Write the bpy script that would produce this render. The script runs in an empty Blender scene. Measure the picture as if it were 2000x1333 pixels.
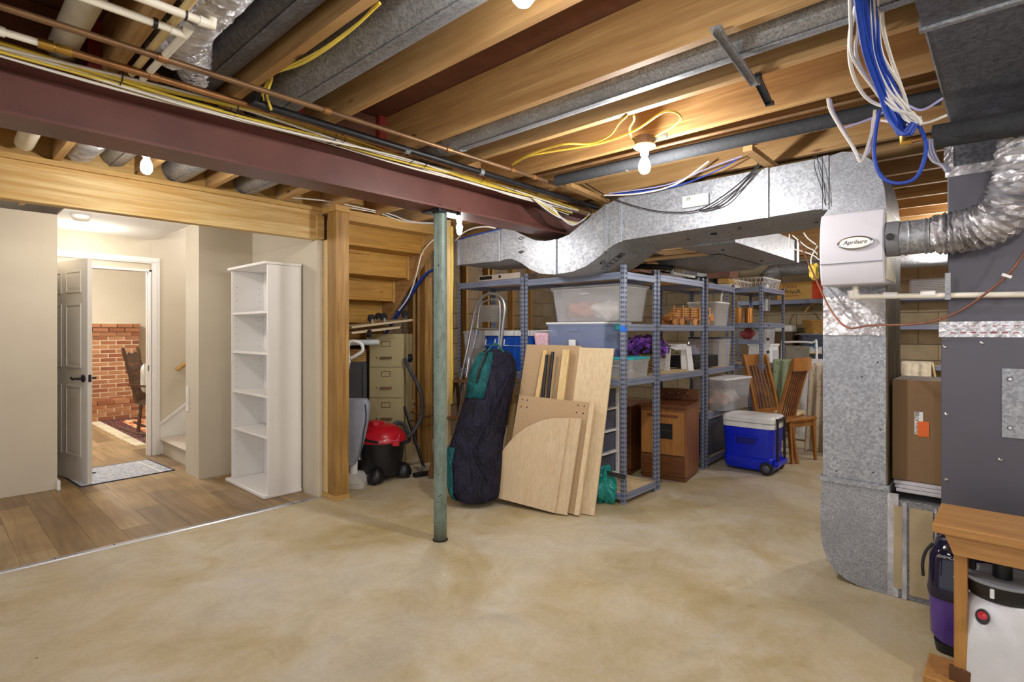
import bpy, bmesh, math, random
from mathutils import Vector, Matrix
random.seed(7)
S = bpy.context.scene
COL = S.collection
PI = math.pi

# ------------------------------------------------------------------ camera
HC = 1.36
ANG = math.radians(42.66)
FWD = Vector((math.cos(ANG), math.sin(ANG), 0)); RGT = Vector((math.sin(ANG), -math.cos(ANG), 0))
cd = bpy.data.cameras.new('camera'); cam = bpy.data.objects.new('camera', cd); COL.objects.link(cam)
cam.location = (0, 0, HC); cam.rotation_euler = (PI/2, 0, ANG - PI/2)
cd.sensor_width = 36; cd.lens = 36*1068/2000; cd.shift_y = -18.5/2000; cd.clip_start = .02; cd.clip_end = 60
S.camera = cam
S.view_settings.view_transform = 'Standard'; S.view_settings.look = 'None'
S.view_settings.gamma = 1; S.view_settings.use_curve_mapping = False
S.view_settings.exposure = 0.46

# ------------------------------------------------------------------ world and lamps
w = bpy.data.worlds.new('world'); S.world = w; w.use_nodes = True
w.node_tree.nodes['Background'].inputs[0].default_value = (.95, .96, 1, 1)
w.node_tree.nodes['Background'].inputs[1].default_value = .8

def lamp(name, loc, power, color=(1, .97, .935), r=.04):
    d = bpy.data.lights.new(name, 'POINT'); d.energy = power; d.color = color; d.shadow_soft_size = r
    o = bpy.data.objects.new(name, d); COL.objects.link(o); o.location = loc; return o
lamp('bulb_or_fill_light', (2.56, 1.42, 2.17), 42)
lamp('bulb_or_fill_light', (1.03, .91, 2.2), 30)
lamp('bulb_or_fill_light', (.86, 3.54, 2.26), 26)
lamp('bulb_or_fill_light', (2.74, 3.14, 2.07), 13)
lamp('bulb_or_fill_light', (-1.2, -.6, 2.2), 50, r=.08)  # fill lamp added behind the camera for ambient light
lamp('bulb_or_fill_light', (1.6, -1.5, 2.1), 45, r=.08)  # second added fill, out of view behind the camera
lamp('bulb_or_fill_light', (5.9, .1, 2.2), 45)  # added to brighten the storage side, no bulb seen here
lamp('bulb_or_fill_light', (5.4, 3.9, 2.2), 26)  # added fill behind the shelving, no visible fixture
lamp('bulb_or_fill_light', (7.2, .6, 2.2), 30)  # added fill toward the back wall, no visible fixture
lamp('hall_light', (.9, 5.2, 2.2), 16, (1, .96, .9), .1)
lamp('hall_light', (1.1, 6.5, 2.2), 6, (1, .96, .9), .1)
lamp('stair_light', (2.4, 6.4, 2.5), 14, (1, .97, .93), .1)
lamp('den_light', (1.0, 8.8, 2.2), 100, (1, .97, .92), .2)

# ------------------------------------------------------------------ helpers
def at(u, v, x=None, y=None, z=None):
    s = (u-1000)/1068; dx = FWD.x+s*RGT.x; dy = FWD.y+s*RGT.y; dz = -(v-648)/1068
    t = x/dx if x is not None else y/dy if y is not None else (z-HC)/dz
    return Vector((dx*t, dy*t, HC+dz*t))

class MB:
    def __init__(s): s.v = []; s.f = []; s.sm = []
    def add(s, vs, fs, smooth=False):
        n = len(s.v); s.v += [tuple(p) for p in vs]
        for f in fs: s.f.append([n+i for i in f]); s.sm.append(smooth)
        return s
    def box(s, x0, y0, z0, x1, y1, z1, M=None):
        if x0 > x1: x0, x1 = x1, x0
        if y0 > y1: y0, y1 = y1, y0
        if z0 > z1: z0, z1 = z1, z0
        vs = [Vector(p) for p in ((x0,y0,z0),(x1,y0,z0),(x1,y1,z0),(x0,y1,z0),(x0,y0,z1),(x1,y0,z1),(x1,y1,z1),(x0,y1,z1))]
        if M: vs = [M @ p for p in vs]
        return s.add(vs, [(0,3,2,1),(4,5,6,7),(0,1,5,4),(1,2,6,5),(2,3,7,6),(3,0,4,7)])
    def tbox(s, cx, cy, z0, z1, a, b, a2, b2):      # tapered box, bottom a x b, top a2 x b2
        vs = []
        for z, p, q in ((z0, a/2, b/2), (z1, a2/2, b2/2)):
            vs += [(cx-p,cy-q,z),(cx+p,cy-q,z),(cx+p,cy+q,z),(cx-p,cy+q,z)]
        return s.add(vs, [(0,3,2,1),(4,5,6,7),(0,1,5,4),(1,2,6,5),(2,3,7,6),(3,0,4,7)])
    def beam(s, p, q, w, h, up=(0,0,1)):            # rectangular bar from p to q
        p, q = Vector(p), Vector(q); d = (q-p).normalized(); u = Vector(up)
        if abs(d.dot(u)) > .98: u = Vector((1,0,0))
        a = d.cross(u).normalized(); b = a.cross(d).normalized()
        vs = []
        for c in (p, q):
            for i, j in ((-1,-1),(1,-1),(1,1),(-1,1)): vs.append(c+a*(i*w/2)+b*(j*h/2))
        return s.add(vs, [(0,1,2,3),(7,6,5,4),(0,4,5,1),(1,5,6,2),(2,6,7,3),(3,7,4,0)])
    def tube(s, pts, r, n=8, cap=True, radii=None, closed=False):
        pts = [Vector(p) for p in pts]; m = len(pts); vs = []; prev = None
        for i, p in enumerate(pts):
            if closed: d = pts[(i+1) % m]-pts[i-1]
            elif i == 0: d = pts[1]-p
            elif i == m-1: d = p-pts[i-1]
            else: d = (pts[i+1]-p).normalized()+(p-pts[i-1]).normalized()
            d.normalize()
            if prev is None:
                u = Vector((0,0,1)) if abs(d.z) < .9 else Vector((1,0,0)); a = d.cross(u).normalized()
            else:
                a = prev-d*prev.dot(d)
                a = a.normalized() if a.length > 1e-6 else d.orthogonal().normalized()
            prev = a; b = d.cross(a); rr = radii[i] if radii else r
            for k in range(n):
                t = 2*PI*k/n; vs.append(p+a*(math.cos(t)*rr)+b*(math.sin(t)*rr))
        fs = []
        for i in range(m if closed else m-1):
            j = (i+1) % m
            for k in range(n): fs.append((i*n+k, i*n+(k+1)%n, j*n+(k+1)%n, j*n+k))
        s.add(vs, fs, True)
        if cap and not closed:
            s.add(vs[:n], [tuple(reversed(range(n)))]); s.add(vs[-n:], [tuple(range(n))])
        return s
    def cyl(s, p, q, r, n=16, r2=None):
        return s.tube([p, q], r, n, radii=[r, r if r2 is None else r2])
    def lathe(s, prof, c=(0,0,0), n=24, M=None, sx=1, sy=1):   # prof: (r,z) list
        vs = []; m = len(prof)
        for r, z in prof:
            for k in range(n):
                t = 2*PI*k/n; p = Vector((c[0]+r*math.cos(t)*sx, c[1]+r*math.sin(t)*sy, c[2]+z)); vs.append(M @ p if M else p)
        fs = [(i*n+k, i*n+(k+1)%n, (i+1)*n+(k+1)%n, (i+1)*n+k) for i in range(m-1) for k in range(n)]
        s.add(vs, fs, True)
        s.add(vs[:n], [tuple(reversed(range(n)))]); s.add(vs[-n:], [tuple(range(n))])
        return s
    def prism(s, poly, fn, a, b, smooth=False):     # poly 2d extruded; fn(x,y,t)->3d
        n = len(poly); vs = [fn(x, y, a) for x, y in poly]+[fn(x, y, b) for x, y in poly]
        s.add(vs, [(i, (i+1) % n, n+(i+1) % n, n+i) for i in range(n)], smooth)
        s.add(vs[:n], [tuple(reversed(range(n)))]); s.add(vs[n:], [tuple(range(n))]); return s
    def loft(s, rings, smooth=True, cap=True):
        n = len(rings[0]); vs = [p for r in rings for p in r]
        s.add(vs, [(i*n+k, i*n+(k+1)%n, (i+1)*n+(k+1)%n, (i+1)*n+k) for i in range(len(rings)-1) for k in range(n)], smooth)
        if cap: s.add(rings[0], [tuple(reversed(range(n)))]); s.add(rings[-1], [tuple(range(n))])
        return s
    def grid(s, fn, nu, nv, smooth=True):
        vs = [fn(i/nu, j/nv) for i in range(nu+1) for j in range(nv+1)]
        return s.add(vs, [(i*(nv+1)+j, (i+1)*(nv+1)+j, (i+1)*(nv+1)+j+1, i*(nv+1)+j+1) for i in range(nu) for j in range(nv)], smooth)
    def mesh(s, name):
        me = bpy.data.meshes.new(name); me.from_pydata(s.v, [], s.f); me.validate()
        bm = bmesh.new(); bm.from_mesh(me); bmesh.ops.remove_doubles(bm, verts=bm.verts, dist=1e-6)
        bmesh.ops.recalc_face_normals(bm, faces=bm.faces); bm.to_mesh(me); bm.free()
        return me

def obj(name, mb, mat, parent=None, bevel=0, smooth=None, label=None, solid=0, sub=0):
    me = mb.mesh(name) if isinstance(mb, MB) else mb
    o = bpy.data.objects.new(name, me); COL.objects.link(o)
    if mat and not me.materials: me.materials.append(mat)
    if parent: o.parent = parent
    if isinstance(mb, MB):
        sm = any(mb.sm) if smooth is None else smooth
        if sm:
            for p in me.polygons: p.use_smooth = True
            me.set_sharp_from_angle(angle=math.radians(38))
    if solid: m = o.modifiers.new('s', 'SOLIDIFY'); m.thickness = solid; m.offset = 0
    if bevel:
        m = o.modifiers.new('b', 'BEVEL'); m.width = bevel; m.segments = 2; m.limit_method = 'ANGLE'; m.angle_limit = .7
    if sub: m = o.modifiers.new('u', 'SUBSURF'); m.levels = m.render_levels = sub
    if label: o['label'] = label
    return o
def tag(o, label, cat, group=None, kind=None):
    o['label'] = label; o['category'] = cat
    if group: o['group'] = group
    if kind: o['kind'] = kind
    return o
def thing(name, label, cat, loc=(0,0,0), rz=0, group=None):
    o = bpy.data.objects.new(name, None); COL.objects.link(o); o.location = loc; o.rotation_euler = (0,0,rz)
    o.empty_display_size = .05
    return tag(o, label, cat, group)
def struct(name, mb, mat, parent=None, **k):
    o = obj(name, mb, mat, parent, **k)
    if not parent: o['kind'] = 'structure'
    return o
def crinkle(m, a):
    m.v = [(p[0]+random.uniform(-a,a), p[1]+random.uniform(-a,a), p[2]+random.uniform(-a,a)) for p in m.v]; return m
def B(x0, y0, z0, x1, y1, z1): return MB().box(x0, y0, z0, x1, y1, z1)

def rgb(h):
    h = h.lstrip('#'); c = [int(h[i:i+2], 16)/255 for i in (0, 2, 4)]
    return tuple((x/12.92 if x <= .04045 else ((x+.055)/1.055)**2.4) for x in c)+(1,)

class NT:
    def __init__(s, name):
        s.m = bpy.data.materials.new(name); s.m.use_nodes = True; s.t = s.m.node_tree; s.n = s.t.nodes; s.b = s.n['Principled BSDF']
    def node(s, typ, **k):
        nd = s.n.new(typ)
        for a, v in k.items():
            if a.startswith('i_'): nd.inputs[a[2:].replace('_', ' ')].default_value = v
            else: setattr(nd, a, v)
        return nd
    def l(s, a, b): s.t.links.new(a, b)
    def coord(s, scale=(1,1,1), rnd=False):
        tc = s.node('ShaderNodeTexCoord'); mp = s.node('ShaderNodeMapping'); mp.inputs['Scale'].default_value = scale
        s.l(tc.outputs['Object'], mp.inputs['Vector'])
        if rnd:
            oi = s.node('ShaderNodeObjectInfo'); ml = s.node('ShaderNodeMath', operation='MULTIPLY'); ml.inputs[1].default_value = 37
            s.l(oi.outputs['Random'], ml.inputs[0]); s.l(ml.outputs[0], mp.inputs['Location'])
        return mp.outputs[0]
    def noise(s, co, scale, detail=4, rough=.55, dist=0):
        n = s.node('ShaderNodeTexNoise'); n.inputs['Scale'].default_value = scale; n.inputs['Detail'].default_value = detail
        n.inputs['Roughness'].default_value = rough; n.inputs['Distortion'].default_value = dist; s.l(co, n.inputs['Vector']); return n.outputs['Fac']
    def ramp(s, fac, stops, interp='LINEAR'):
        r = s.node('ShaderNodeValToRGB'); e = r.color_ramp.elements; r.color_ramp.interpolation = interp
        while len(e) < len(stops): e.new(.5)
        for el, (p, c) in zip(e, stops): el.position = p; el.color = c if not isinstance(c, str) else rgb(c)
        s.l(fac, r.inputs[0]); return r.outputs[0]
    def mix(s, fac, a, b, mode='MIX'):
        m = s.node('ShaderNodeMix', data_type='RGBA', blend_type=mode)
        for sock, v in ((0, fac), (6, a), (7, b)):
            if isinstance(v, (int, float)): m.inputs[sock].default_value = v
            elif isinstance(v, (tuple, str)): m.inputs[sock].default_value = rgb(v) if isinstance(v, str) else v
            else: s.l(v, m.inputs[sock])
        return m.outputs[2]
    def bump(s, h, strength=.3, dist=.01):
        b = s.node('ShaderNodeBump'); b.inputs['Strength'].default_value = strength; b.inputs['Distance'].default_value = dist
        s.l(h, b.inputs['Height']); s.l(b.outputs[0], s.b.inputs['Normal'])
    def done(s, col=None, rough=.5, metal=0, **k):
        if col is not None:
            if isinstance(col, str): s.b.inputs['Base Color'].default_value = rgb(col)
            else: s.l(col, s.b.inputs['Base Color'])
        if isinstance(rough, (int, float)): s.b.inputs['Roughness'].default_value = rough
        else: s.l(rough, s.b.inputs['Roughness'])
        s.b.inputs['Metallic'].default_value = metal
        for a, v in k.items(): s.b.inputs[a.replace('_', ' ')].default_value = v
        return s.m

W1, BK = (1,1,1,1), (0,0,0,1)
def plain(name, col, rough=.5, metal=0, var=.12, sc=6, bump=0, bsc=60, **k):
    t = NT(name); co = t.coord(); c = rgb(col)
    d = tuple(x*(1-var) for x in c[:3])+(1,); u = tuple(min(1, x*(1+var)) for x in c[:3])+(1,)
    base = t.ramp(t.noise(co, sc), [(.3, d), (.7, u)])
    if bump: t.bump(t.noise(co, bsc, 3), bump, .004)
    return t.done(base, rough, metal, **k)
def wood(name, axis, light, dark, sc=1.0, rough=.6, knots=True, contrast=1, rnd=True, knotcol='#5a3418'):
    t = NT(name); s = [22*sc]*3; s['xyz'.index(axis)] = 1.1*sc
    co = t.coord(tuple(s), rnd); ng = t.noise(co, 1, 6, .6, 1.2)
    base = t.ramp(ng, [(.5-.22/contrast, dark), (.5+.2/contrast, light)])
    fine = t.noise(co, 5, 3, .6); base = t.mix(.35, base, t.ramp(fine, [(.3, (.45,.4,.36,1)), (.7, W1)]), 'MULTIPLY')
    s2 = [1.4]*3; big = t.noise(t.coord((1.6,1.6,1.6), rnd), 1.4, 2)
    base = t.mix(t.ramp(big, [(.35, BK), (.7, (.5,.5,.5,1))]), base, dark)
    if knots:
        s3 = [7.5]*3; s3['xyz'.index(axis)] = 2.6
        v = t.node('ShaderNodeTexVoronoi'); v.inputs['Scale'].default_value = 1.0; t.l(t.coord(tuple(s3), rnd), v.inputs['Vector'])
        base = t.mix(t.ramp(v.outputs['Distance'], [(.05, W1), (.11, BK)]), base, knotcol)
    t.bump(ng, .15, .004)
    return t.done(base, rough)
def galv(name, c1, c2, sc=90, rough=.42, metal=.5, big=True):
    t = NT(name); co = t.coord()
    v = t.node('ShaderNodeTexVoronoi'); v.inputs['Scale'].default_value = sc; t.l(co, v.inputs['Vector'])
    sp = t.ramp(v.outputs['Color'], [(.2, c1), (.8, c2)])
    n = t.noise(co, 5, 6, .7)
    col = t.mix(t.ramp(n, [(.38, BK), (.66, (.55,.55,.55,1))]), sp, c1) if big else sp
    r = t.ramp(t.noise(co, 30, 3), [(.3, (rough-.08,)*3+(1,)), (.7, (rough+.12,)*3+(1,))])
    t.bump(t.noise(co, 3, 2), .25, .02)
    return t.done(col, r, metal)

# materials
def concrete():
    t = NT('concrete'); co = t.coord(); a = t.noise(co, 1.1, 7, .62, .6); b = t.noise(co, 3.5, 8, .7, 1.0)
    base = t.ramp(a, [(.3, '#a69460'), (.43, '#bfae86'), (.55, '#d2c9b4'), (.7, '#c9c6bf')])
    g_ = t.noise(t.coord((.55,.55,.55)), 1.0, 3, .5, .4)
    base = t.mix(t.ramp(g_, [(.46, BK), (.6, (.65,.65,.65,1))]), base, '#a99563')
    base = t.mix(t.ramp(t.noise(t.coord((.8,1.2,1)), 1.3, 5, .6, 1), [(.56, BK), (.68, (.6,.6,.6,1))]), base, '#b3afa8')
    base = t.mix(.42, base, t.ramp(b, [(.3, '#a9966c'), (.5, '#ccbd9c'), (.72, '#ddd6c8')]))
    v = t.node('ShaderNodeTexVoronoi'); v.inputs['Scale'].default_value = 4.2; t.l(co, v.inputs['Vector'])
    base = t.mix(t.ramp(v.outputs['Distance'], [(.018, W1), (.03, BK)]), base, '#efe8dc')
    v2 = t.node('ShaderNodeTexVoronoi'); v2.inputs['Scale'].default_value = 3.1; t.l(t.coord((1.3,1,1)), v2.inputs['Vector'])
    base = t.mix(t.ramp(v2.outputs['Distance'], [(.012, W1), (.022, BK)]), base, '#4a3c28')
    f = t.noise(co, 40, 4, .7); base = t.mix(.25, base, t.ramp(f, [(.3, (.55,.5,.42,1)), (.7, W1)]), 'MULTIPLY')
    t.bump(b, .12, .01)
    return t.done(base, t.ramp(a, [(.3, (.42,)*3+(1,)), (.7, (.6,)*3+(1,))]), 0)
M = {}
M['concrete'] = concrete()
M['joist'] = wood('joist_wood', 'y', '#d0ac74', '#9a7040', rough=.65, contrast=.8)
M['joist_pale'] = wood('pale_edge_wood', 'y', '#e0c896', '#bd985e', rough=.65, knots=False)
M['wood_x'] = wood('framing_wood_x', 'x', '#deb874', '#b58a48', contrast=.9)
M['header'] = wood('header_wood', 'x', '#ecd296', '#cc9f58', sc=.7, contrast=1.7)
M['wood_z'] = wood('framing_wood_z', 'z', '#c49a56', '#865f2a', contrast=1)
M['wood_zp'] = wood('pale_stud_wood', 'z', '#eed6a2', '#d8b578', contrast=1)
M['riser'] = wood('riser_wood', 'x', '#dcae58', '#ac7c34', contrast=1)
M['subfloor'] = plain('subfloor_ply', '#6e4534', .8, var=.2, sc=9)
M['redboard'] = plain('red_board', '#8a2c26', .7)
M['steel'] = None
t = NT('painted_steel'); co = t.coord(); n1 = t.noise(co, 2.2, 4); n2 = t.noise(co, 70, 2)
base = t.ramp(n1, [(.3, '#603b36'), (.7, '#7e524a')]); base = t.mix(t.ramp(n2, [(.72, BK), (.78, (.8,.8,.8,1))]), base, '#3a2320')
n3 = t.noise(co, 9, 5); base = t.mix(t.ramp(n3, [(.72, BK), (.8, (.7,.7,.7,1))]), base, '#a4865e')
M['steel'] = t.done(base, .42, .1)
t = NT('post_steel'); co = t.coord((1,1,.4)); n1 = t.noise(co, 14, 6, .7); n2 = t.noise(t.coord(), 45, 3)
base = t.ramp(n1, [(.3, '#5f6e66'), (.6, '#84958c')]); base = t.mix(t.ramp(n2, [(.66, BK), (.72, W1)]), base, '#3d3a2c')
sx = t.node('ShaderNodeSeparateXYZ'); t.l(t.coord(), sx.inputs[0]); base = t.mix(t.ramp(sx.outputs[2], [(.0, W1), (.14, BK)]), base, '#4b4838')
M['post'] = t.done(base, .5, .3)
M['drywall'] = plain('drywall_paint', '#d2c8b4', .85, var=.03, sc=3, bump=.06, bsc=120)
M['ceil'] = plain('ceiling_paint', '#ece8e2', .9, var=.02)
M['white'] = plain('white_paint', '#efedea', .45, var=.02)
M['doorpaint'] = plain('door_paint', '#dcd7cf', .5, var=.02)
M['black'] = plain('black_plastic', '#16161a', .45, var=.2)
M['blackmetal'] = plain('black_iron', '#222326', .45, .3, var=.3, sc=20)
M['foam'] = plain('black_foam', '#2c2e32', .9, var=.25, sc=60, bump=.5, bsc=120)
M['copper'] = plain('copper_pipe', '#966a42', .42, .55, var=.25, sc=10)
M['brass'] = plain('brass', '#c09a4c', .3, .9)
M['bronze'] = plain('aged_copper', '#7d6044', .45, .5, var=.3, sc=7)
M['pvc'] = plain('pvc', '#efeadd', .4, var=.05)
M['pvcdirty'] = plain('large_pvc', '#cfc7b4', .5, var=.12, sc=9)
M['yellow'] = plain('yellow_cable', '#d8be48', .45, var=.12)
M['whitecab'] = plain('white_cable', '#e6e2dc', .45, var=.06)
M['bluecab'] = plain('blue_cable', '#1a44ae', .4, var=.2, sc=30)
M['lilac'] = plain('lilac_cable', '#a9a6d4', .45, var=.1)
M['darkcab'] = plain('dark_cable', '#28262a', .5)
M['galv'] = galv('galvanized', '#8b8e95', '#b2b5bb')
M['galvd'] = galv('galvanized_dull', '#77787d', '#a2a4a8', sc=130, rough=.45)
M['galvu'] = galv('galvanized_dark', '#56575e', '#74767f', sc=90, rough=.4)
M['galvs'] = galv('galvanized_spangle', '#85888e', '#b9bcc4', sc=240, rough=.42)
M['bracket'] = galv('bracket_metal', '#84858a', '#b8babd', sc=200)
def foil(name='foil'):
    t = NT(name); co = t.coord(); n = t.noise(co, 55, 5, .7, 2.0); t.bump(n, .35, .02)
    return t.done(t.ramp(t.noise(co, 9, 4), [(.3, '#9c9ba0'), (.7, '#dedee4')]), .2, .75)
M['foil'] = foil()
M['tape'] = plain('foil_tape', '#c9c8cc', .3, .8, var=.25, sc=40, bump=.9, bsc=50)
M['furnace'] = plain('furnace_paint', '#5a5862', .42, .25, var=.06, sc=3)
M['humid'] = plain('humidifier_shell', '#cbcad4', .4, var=.02)
M['brown_refl'] = wood('painted_reflection_metal', 'z', '#9a8a66', '#4c3f28', rough=.5, knots=False, contrast=1.6)  # galvanized sheet with a brown wood reflection painted into its colour
M['block'] = plain('painted_block', '#b5a688', .85, var=.1, sc=6, bump=.3, bsc=50)
M['blockg'] = plain('mortar', '#8d8068', .9)
M['blockd'] = plain('bare_block', '#84725a', .9, var=.15, bump=.3)
M['alu'] = plain('aluminium', '#b9bbc0', .32, .85, var=.1)
M['chrome'] = plain('chrome', '#c8c8cc', .15, 1)
M['emit'] = None
t = NT('bulb_glow'); t.b.inputs['Emission Color'].default_value = (1, .96, .9, 1); t.b.inputs['Emission Strength'].default_value = 25
M['emit'] = t.done('#ffffff', .4)

# ------------------------------------------------------------------ floor
fl = struct('floor', B(-3.5, -3.2, -.1, 8.7, 11.4, 0), M['concrete'])
pl_mats = []
for i, (a, b) in enumerate((('#a98c5e', '#7c6240'), ('#b99c6e', '#8d7350'), ('#a08664', '#776046'), ('#c0a67c', '#977e5c'))):
    t = NT('vinyl_plank'); co = t.coord((9, .8, 9)); n = t.noise(co, 1, 5, .6, 1.5); n2 = t.noise(t.coord((1.2,1.2,1.2)), 1.5, 4)
    c = t.ramp(n, [(.3, b), (.7, a)]); c = t.mix(t.ramp(n2, [(.4, BK), (.75, (.6,.6,.6,1))]), c, '#6e5436')
    pl_mats.append(t.done(c, .42))
prow = 0; px_ = -1.2
while px_ < 2.9:
    y = 4.21; first = True; off = (prow*.43) % 1.22
    while y < 10.9:
        L = off if (first and off > .15) else 1.22
        first = False; y2 = min(y+L, 10.9)
        lo, hi = px_, px_+.178
        if not (lo > 2.25 and y < 6.9) and not (hi < .75 and y > 6.3 and y2 < 6.9) and not (lo > 2.1 and y2 < 7):
            o = struct('floor_plank', B(lo+.0008, y+.0008, 0, hi-.0008, y2-.0008, .006), random.choice(pl_mats), fl)
        y = y2
    px_ += .178; prow += 1
ts = thing('transition_strip', 'aluminium transition strip where wood-look floor meets concrete', 'floor strip', (0, 4.203, 0))
obj('strip', MB().prism([(-.022,0),(.022,0),(.018,.008),(-.018,.008)], lambda a,b,t: (t,a,b), -1.3, 2.215), M['alu'], ts)
for k in range(11): obj('screw', MB().lathe([(.006,0),(.006,.0015),(.003,.003)], (-.9+k*.29, 0, .0075), 8), M['blackmetal'], ts)

# ------------------------------------------------------------------ ceiling : subfloor, joists, blocking
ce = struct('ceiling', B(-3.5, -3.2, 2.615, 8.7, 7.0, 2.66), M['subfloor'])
jx = [-.72, -.30, .12, .538, .96, 1.385, 1.888, 2.27, 2.69]
x = 3.10
while x < 8.5: jx.append(x); x += .408
for x in jx:
    struct('joist', B(x-.038, -3.1, 2.38, x, 2.85, 2.612), M['joist'], ce)
    struct('joist', B(x+.002, 2.66, 2.38, x+.04, 4.9 if x > 2.3 else 5.9, 2.612), M['joist'], ce)
for a, b in zip(jx[:-1], jx[1:]):
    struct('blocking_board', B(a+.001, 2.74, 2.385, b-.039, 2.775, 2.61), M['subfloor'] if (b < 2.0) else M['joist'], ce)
    if .5 < b < 2.0: struct('red_block', B(b-.085, 2.70, 2.385, b-.040, 2.739, 2.611), M['redboard'], ce)
# beyond the steel beam the bays carry cross blocking near the header
for a, b in zip(jx[:-1], jx[1:]):
    if b < 2.8: struct('blocking_board', B(a+.041, 4.26, 2.385, b+.001, 4.30, 2.61), M['wood_x'], ce)

# steel beam
sb = thing('steel_beam', 'maroon painted steel beam spanning under the joists on the green post', 'beam', (0, 2.755, 0))
prof = [(-.098,2.14),(.098,2.14),(.098,2.153),(.006,2.16),(.006,2.328),(.098,2.335),(.098,2.348),(-.098,2.348),(-.098,2.335),(-.006,2.328),(-.006,2.16),(-.098,2.153)]
obj('beam_profile', MB().prism(prof, lambda a,b,t: (t,a,b), -3.4, 5.2), M['steel'], sb)
obj('nailing_plate', B(-3.4, -.09, 2.349, 5.2, .09, 2.379), M['wood_x'], sb, label='wooden plate on top of the beam')
# column
pc = thing('steel_column', 'round green weathered steel column under the steel beam', 'column', (2.307, 2.762, 0))
obj('shaft', MB().cyl((0,0,.004), (0,0,2.128), .043, 24), M['post'], pc)
obj('base_plate', MB().cyl((0,0,0), (0,0,.006), .05, 16), M['blackmetal'], pc)
obj('cap_plate', B(-.10,-.075,2.127,.10,.075,2.139), M['blackmetal'], pc, bevel=.002)
for sx_ in (-1, 1): obj('cap_tab', B(sx_*.085-.008, -.098, 2.12, sx_*.085+.008, -.07, 2.16), M['blackmetal'], pc)

# header over the wide opening
hd = thing('wooden_header', 'pale double lumber header over the opening to the hallway', 'beam', (0, 4.25, 0))
obj('lumber', B(-3.4, -.04, 2.115, 2.262, .04, 2.345), M['header'], hd, bevel=.003)
obj('top_plate', B(-3.4, -.055, 2.346, 2.262, .055, 2.379), M['wood_x'], hd, bevel=.002)
obj('header_patch', B(2.2, -.065, 2.12, 2.262, -.041, 2.31), M['header'], hd, bevel=.002)

# corner posts at the opening
cp = thing('corner_post', 'rough brown timber corner post beside the white bookcase opening', 'post', (2.32, 4.03, 0))
obj('timber', B(-.058, -.03, .04, .06, .10, 2.33), M['wood_z'], cp, bevel=.003)
obj('foot_block', B(-.063, -.036, 0, .064, .20, .04), M['wood_x'], cp, bevel=.002)
obj('head_block', B(-.063, -.036, 2.331, .064, .19, 2.379), M['wood_x'], cp, bevel=.002)
for i, (a, b, m) in enumerate(((4.135, 4.172, 'wood_zp'), (4.176, 4.205, 'white'))):
    o = obj('pale_stud', B(2.263, a, .041, 2.30, b, 2.112), M['wood_zp'], None, bevel=.002)
    tag(o, ['clean pale pine stud right behind the brown corner post', 'thin pine jack stud at the edge of the drywall return'][i], 'stud')

def smooth(pts, k=5):
    P = [Vector(p) for p in pts]; P = [P[0]*2-P[1]]+P+[P[-1]*2-P[-2]]; out = []
    for i in range(1, len(P)-2):
        a, b, c, d = P[i-1:i+3]
        for j in range(k):
            t = j/k; out.append(.5*((2*b)+(c-a)*t+(2*a-5*b+4*c-d)*t*t+(3*b-a-3*c+d)*t**3))
    out.append(P[-2]); return out
def text_mesh(s, size, depth=.0006, align='CENTER', space=1.0, shear=0):
    cu = bpy.data.curves.new('lettering', 'FONT'); cu.body = s; cu.size = size; cu.extrude = depth/2; cu.align_x = align; cu.align_y = 'CENTER'
    cu.space_character = space; cu.shear = shear; cu.resolution_u = 3
    o = bpy.data.objects.new('lettering', cu); COL.objects.link(o)
    dg = bpy.context.evaluated_depsgraph_get(); me = bpy.data.meshes.new_from_object(o.evaluated_get(dg)); me.materials.clear()
    bpy.data.objects.remove(o); return me
def lettering(s, size, loc, normal, up, mat, parent, **k):
    me = text_mesh(s, size, **k); n = Vector(normal).normalized(); u = Vector(up).normalized(); r = u.cross(n).normalized(); u = n.cross(r)
    Mx = Matrix((( r.x,u.x,n.x,loc[0]),(r.y,u.y,n.y,loc[1]),(r.z,u.z,n.z,loc[2]),(0,0,0,1)))
    me.transform(Mx); return obj('lettering', me, mat, parent)
def cable(name, label, pts, r, mat, group=None, cat='cable', k=5, n=6, raw=False):
    o = obj(name, MB().tube(pts if raw else smooth(pts, k), r, n), mat); return tag(o, label, cat, group)

# ------------------------------------------------------------------ walls of the hallway side
wl = struct('wall_left', B(-3.4, 6.06, 0, .808, 6.17, 2.365), M['drywall'])
struct('wall_left', B(.70, 6.171, 0, .808, 6.949, 2.379), M['drywall'])
struct('wall_far', B(-3.4, 6.95, 0, .815, 7.05, 2.61), M['drywall'])
struct('wall_far', B(1.72, 6.95, 0, 3.6, 7.05, 2.6), M['drywall'])
struct('wall_far', B(.816, 6.95, 2.035, 1.719, 7.05, 2.6), M['drywall'])
struct('wall_right', B(1.738, 5.5, 0, 3.6, 5.86, 2.379), M['drywall'])
struct('wall_right', B(2.215, 4.21, 0, 2.262, 5.499, 2.112), M['drywall'])
struct('wall_right', B(2.215, 4.30, 2.113, 2.262, 5.499, 2.379), M['drywall'])
struct('ceiling', B(.809, 5.45, 2.366, 1.745, 6.949, 2.379), M['ceil'])
struct('baseboard_left', B(.80, 6.00, 0, .822, 6.06, .085), M['white'], bevel=.003)
struct('baseboard_left', B(.809, 6.062, .006, .82, 6.94, .085), M['white'], bevel=.003)
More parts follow.
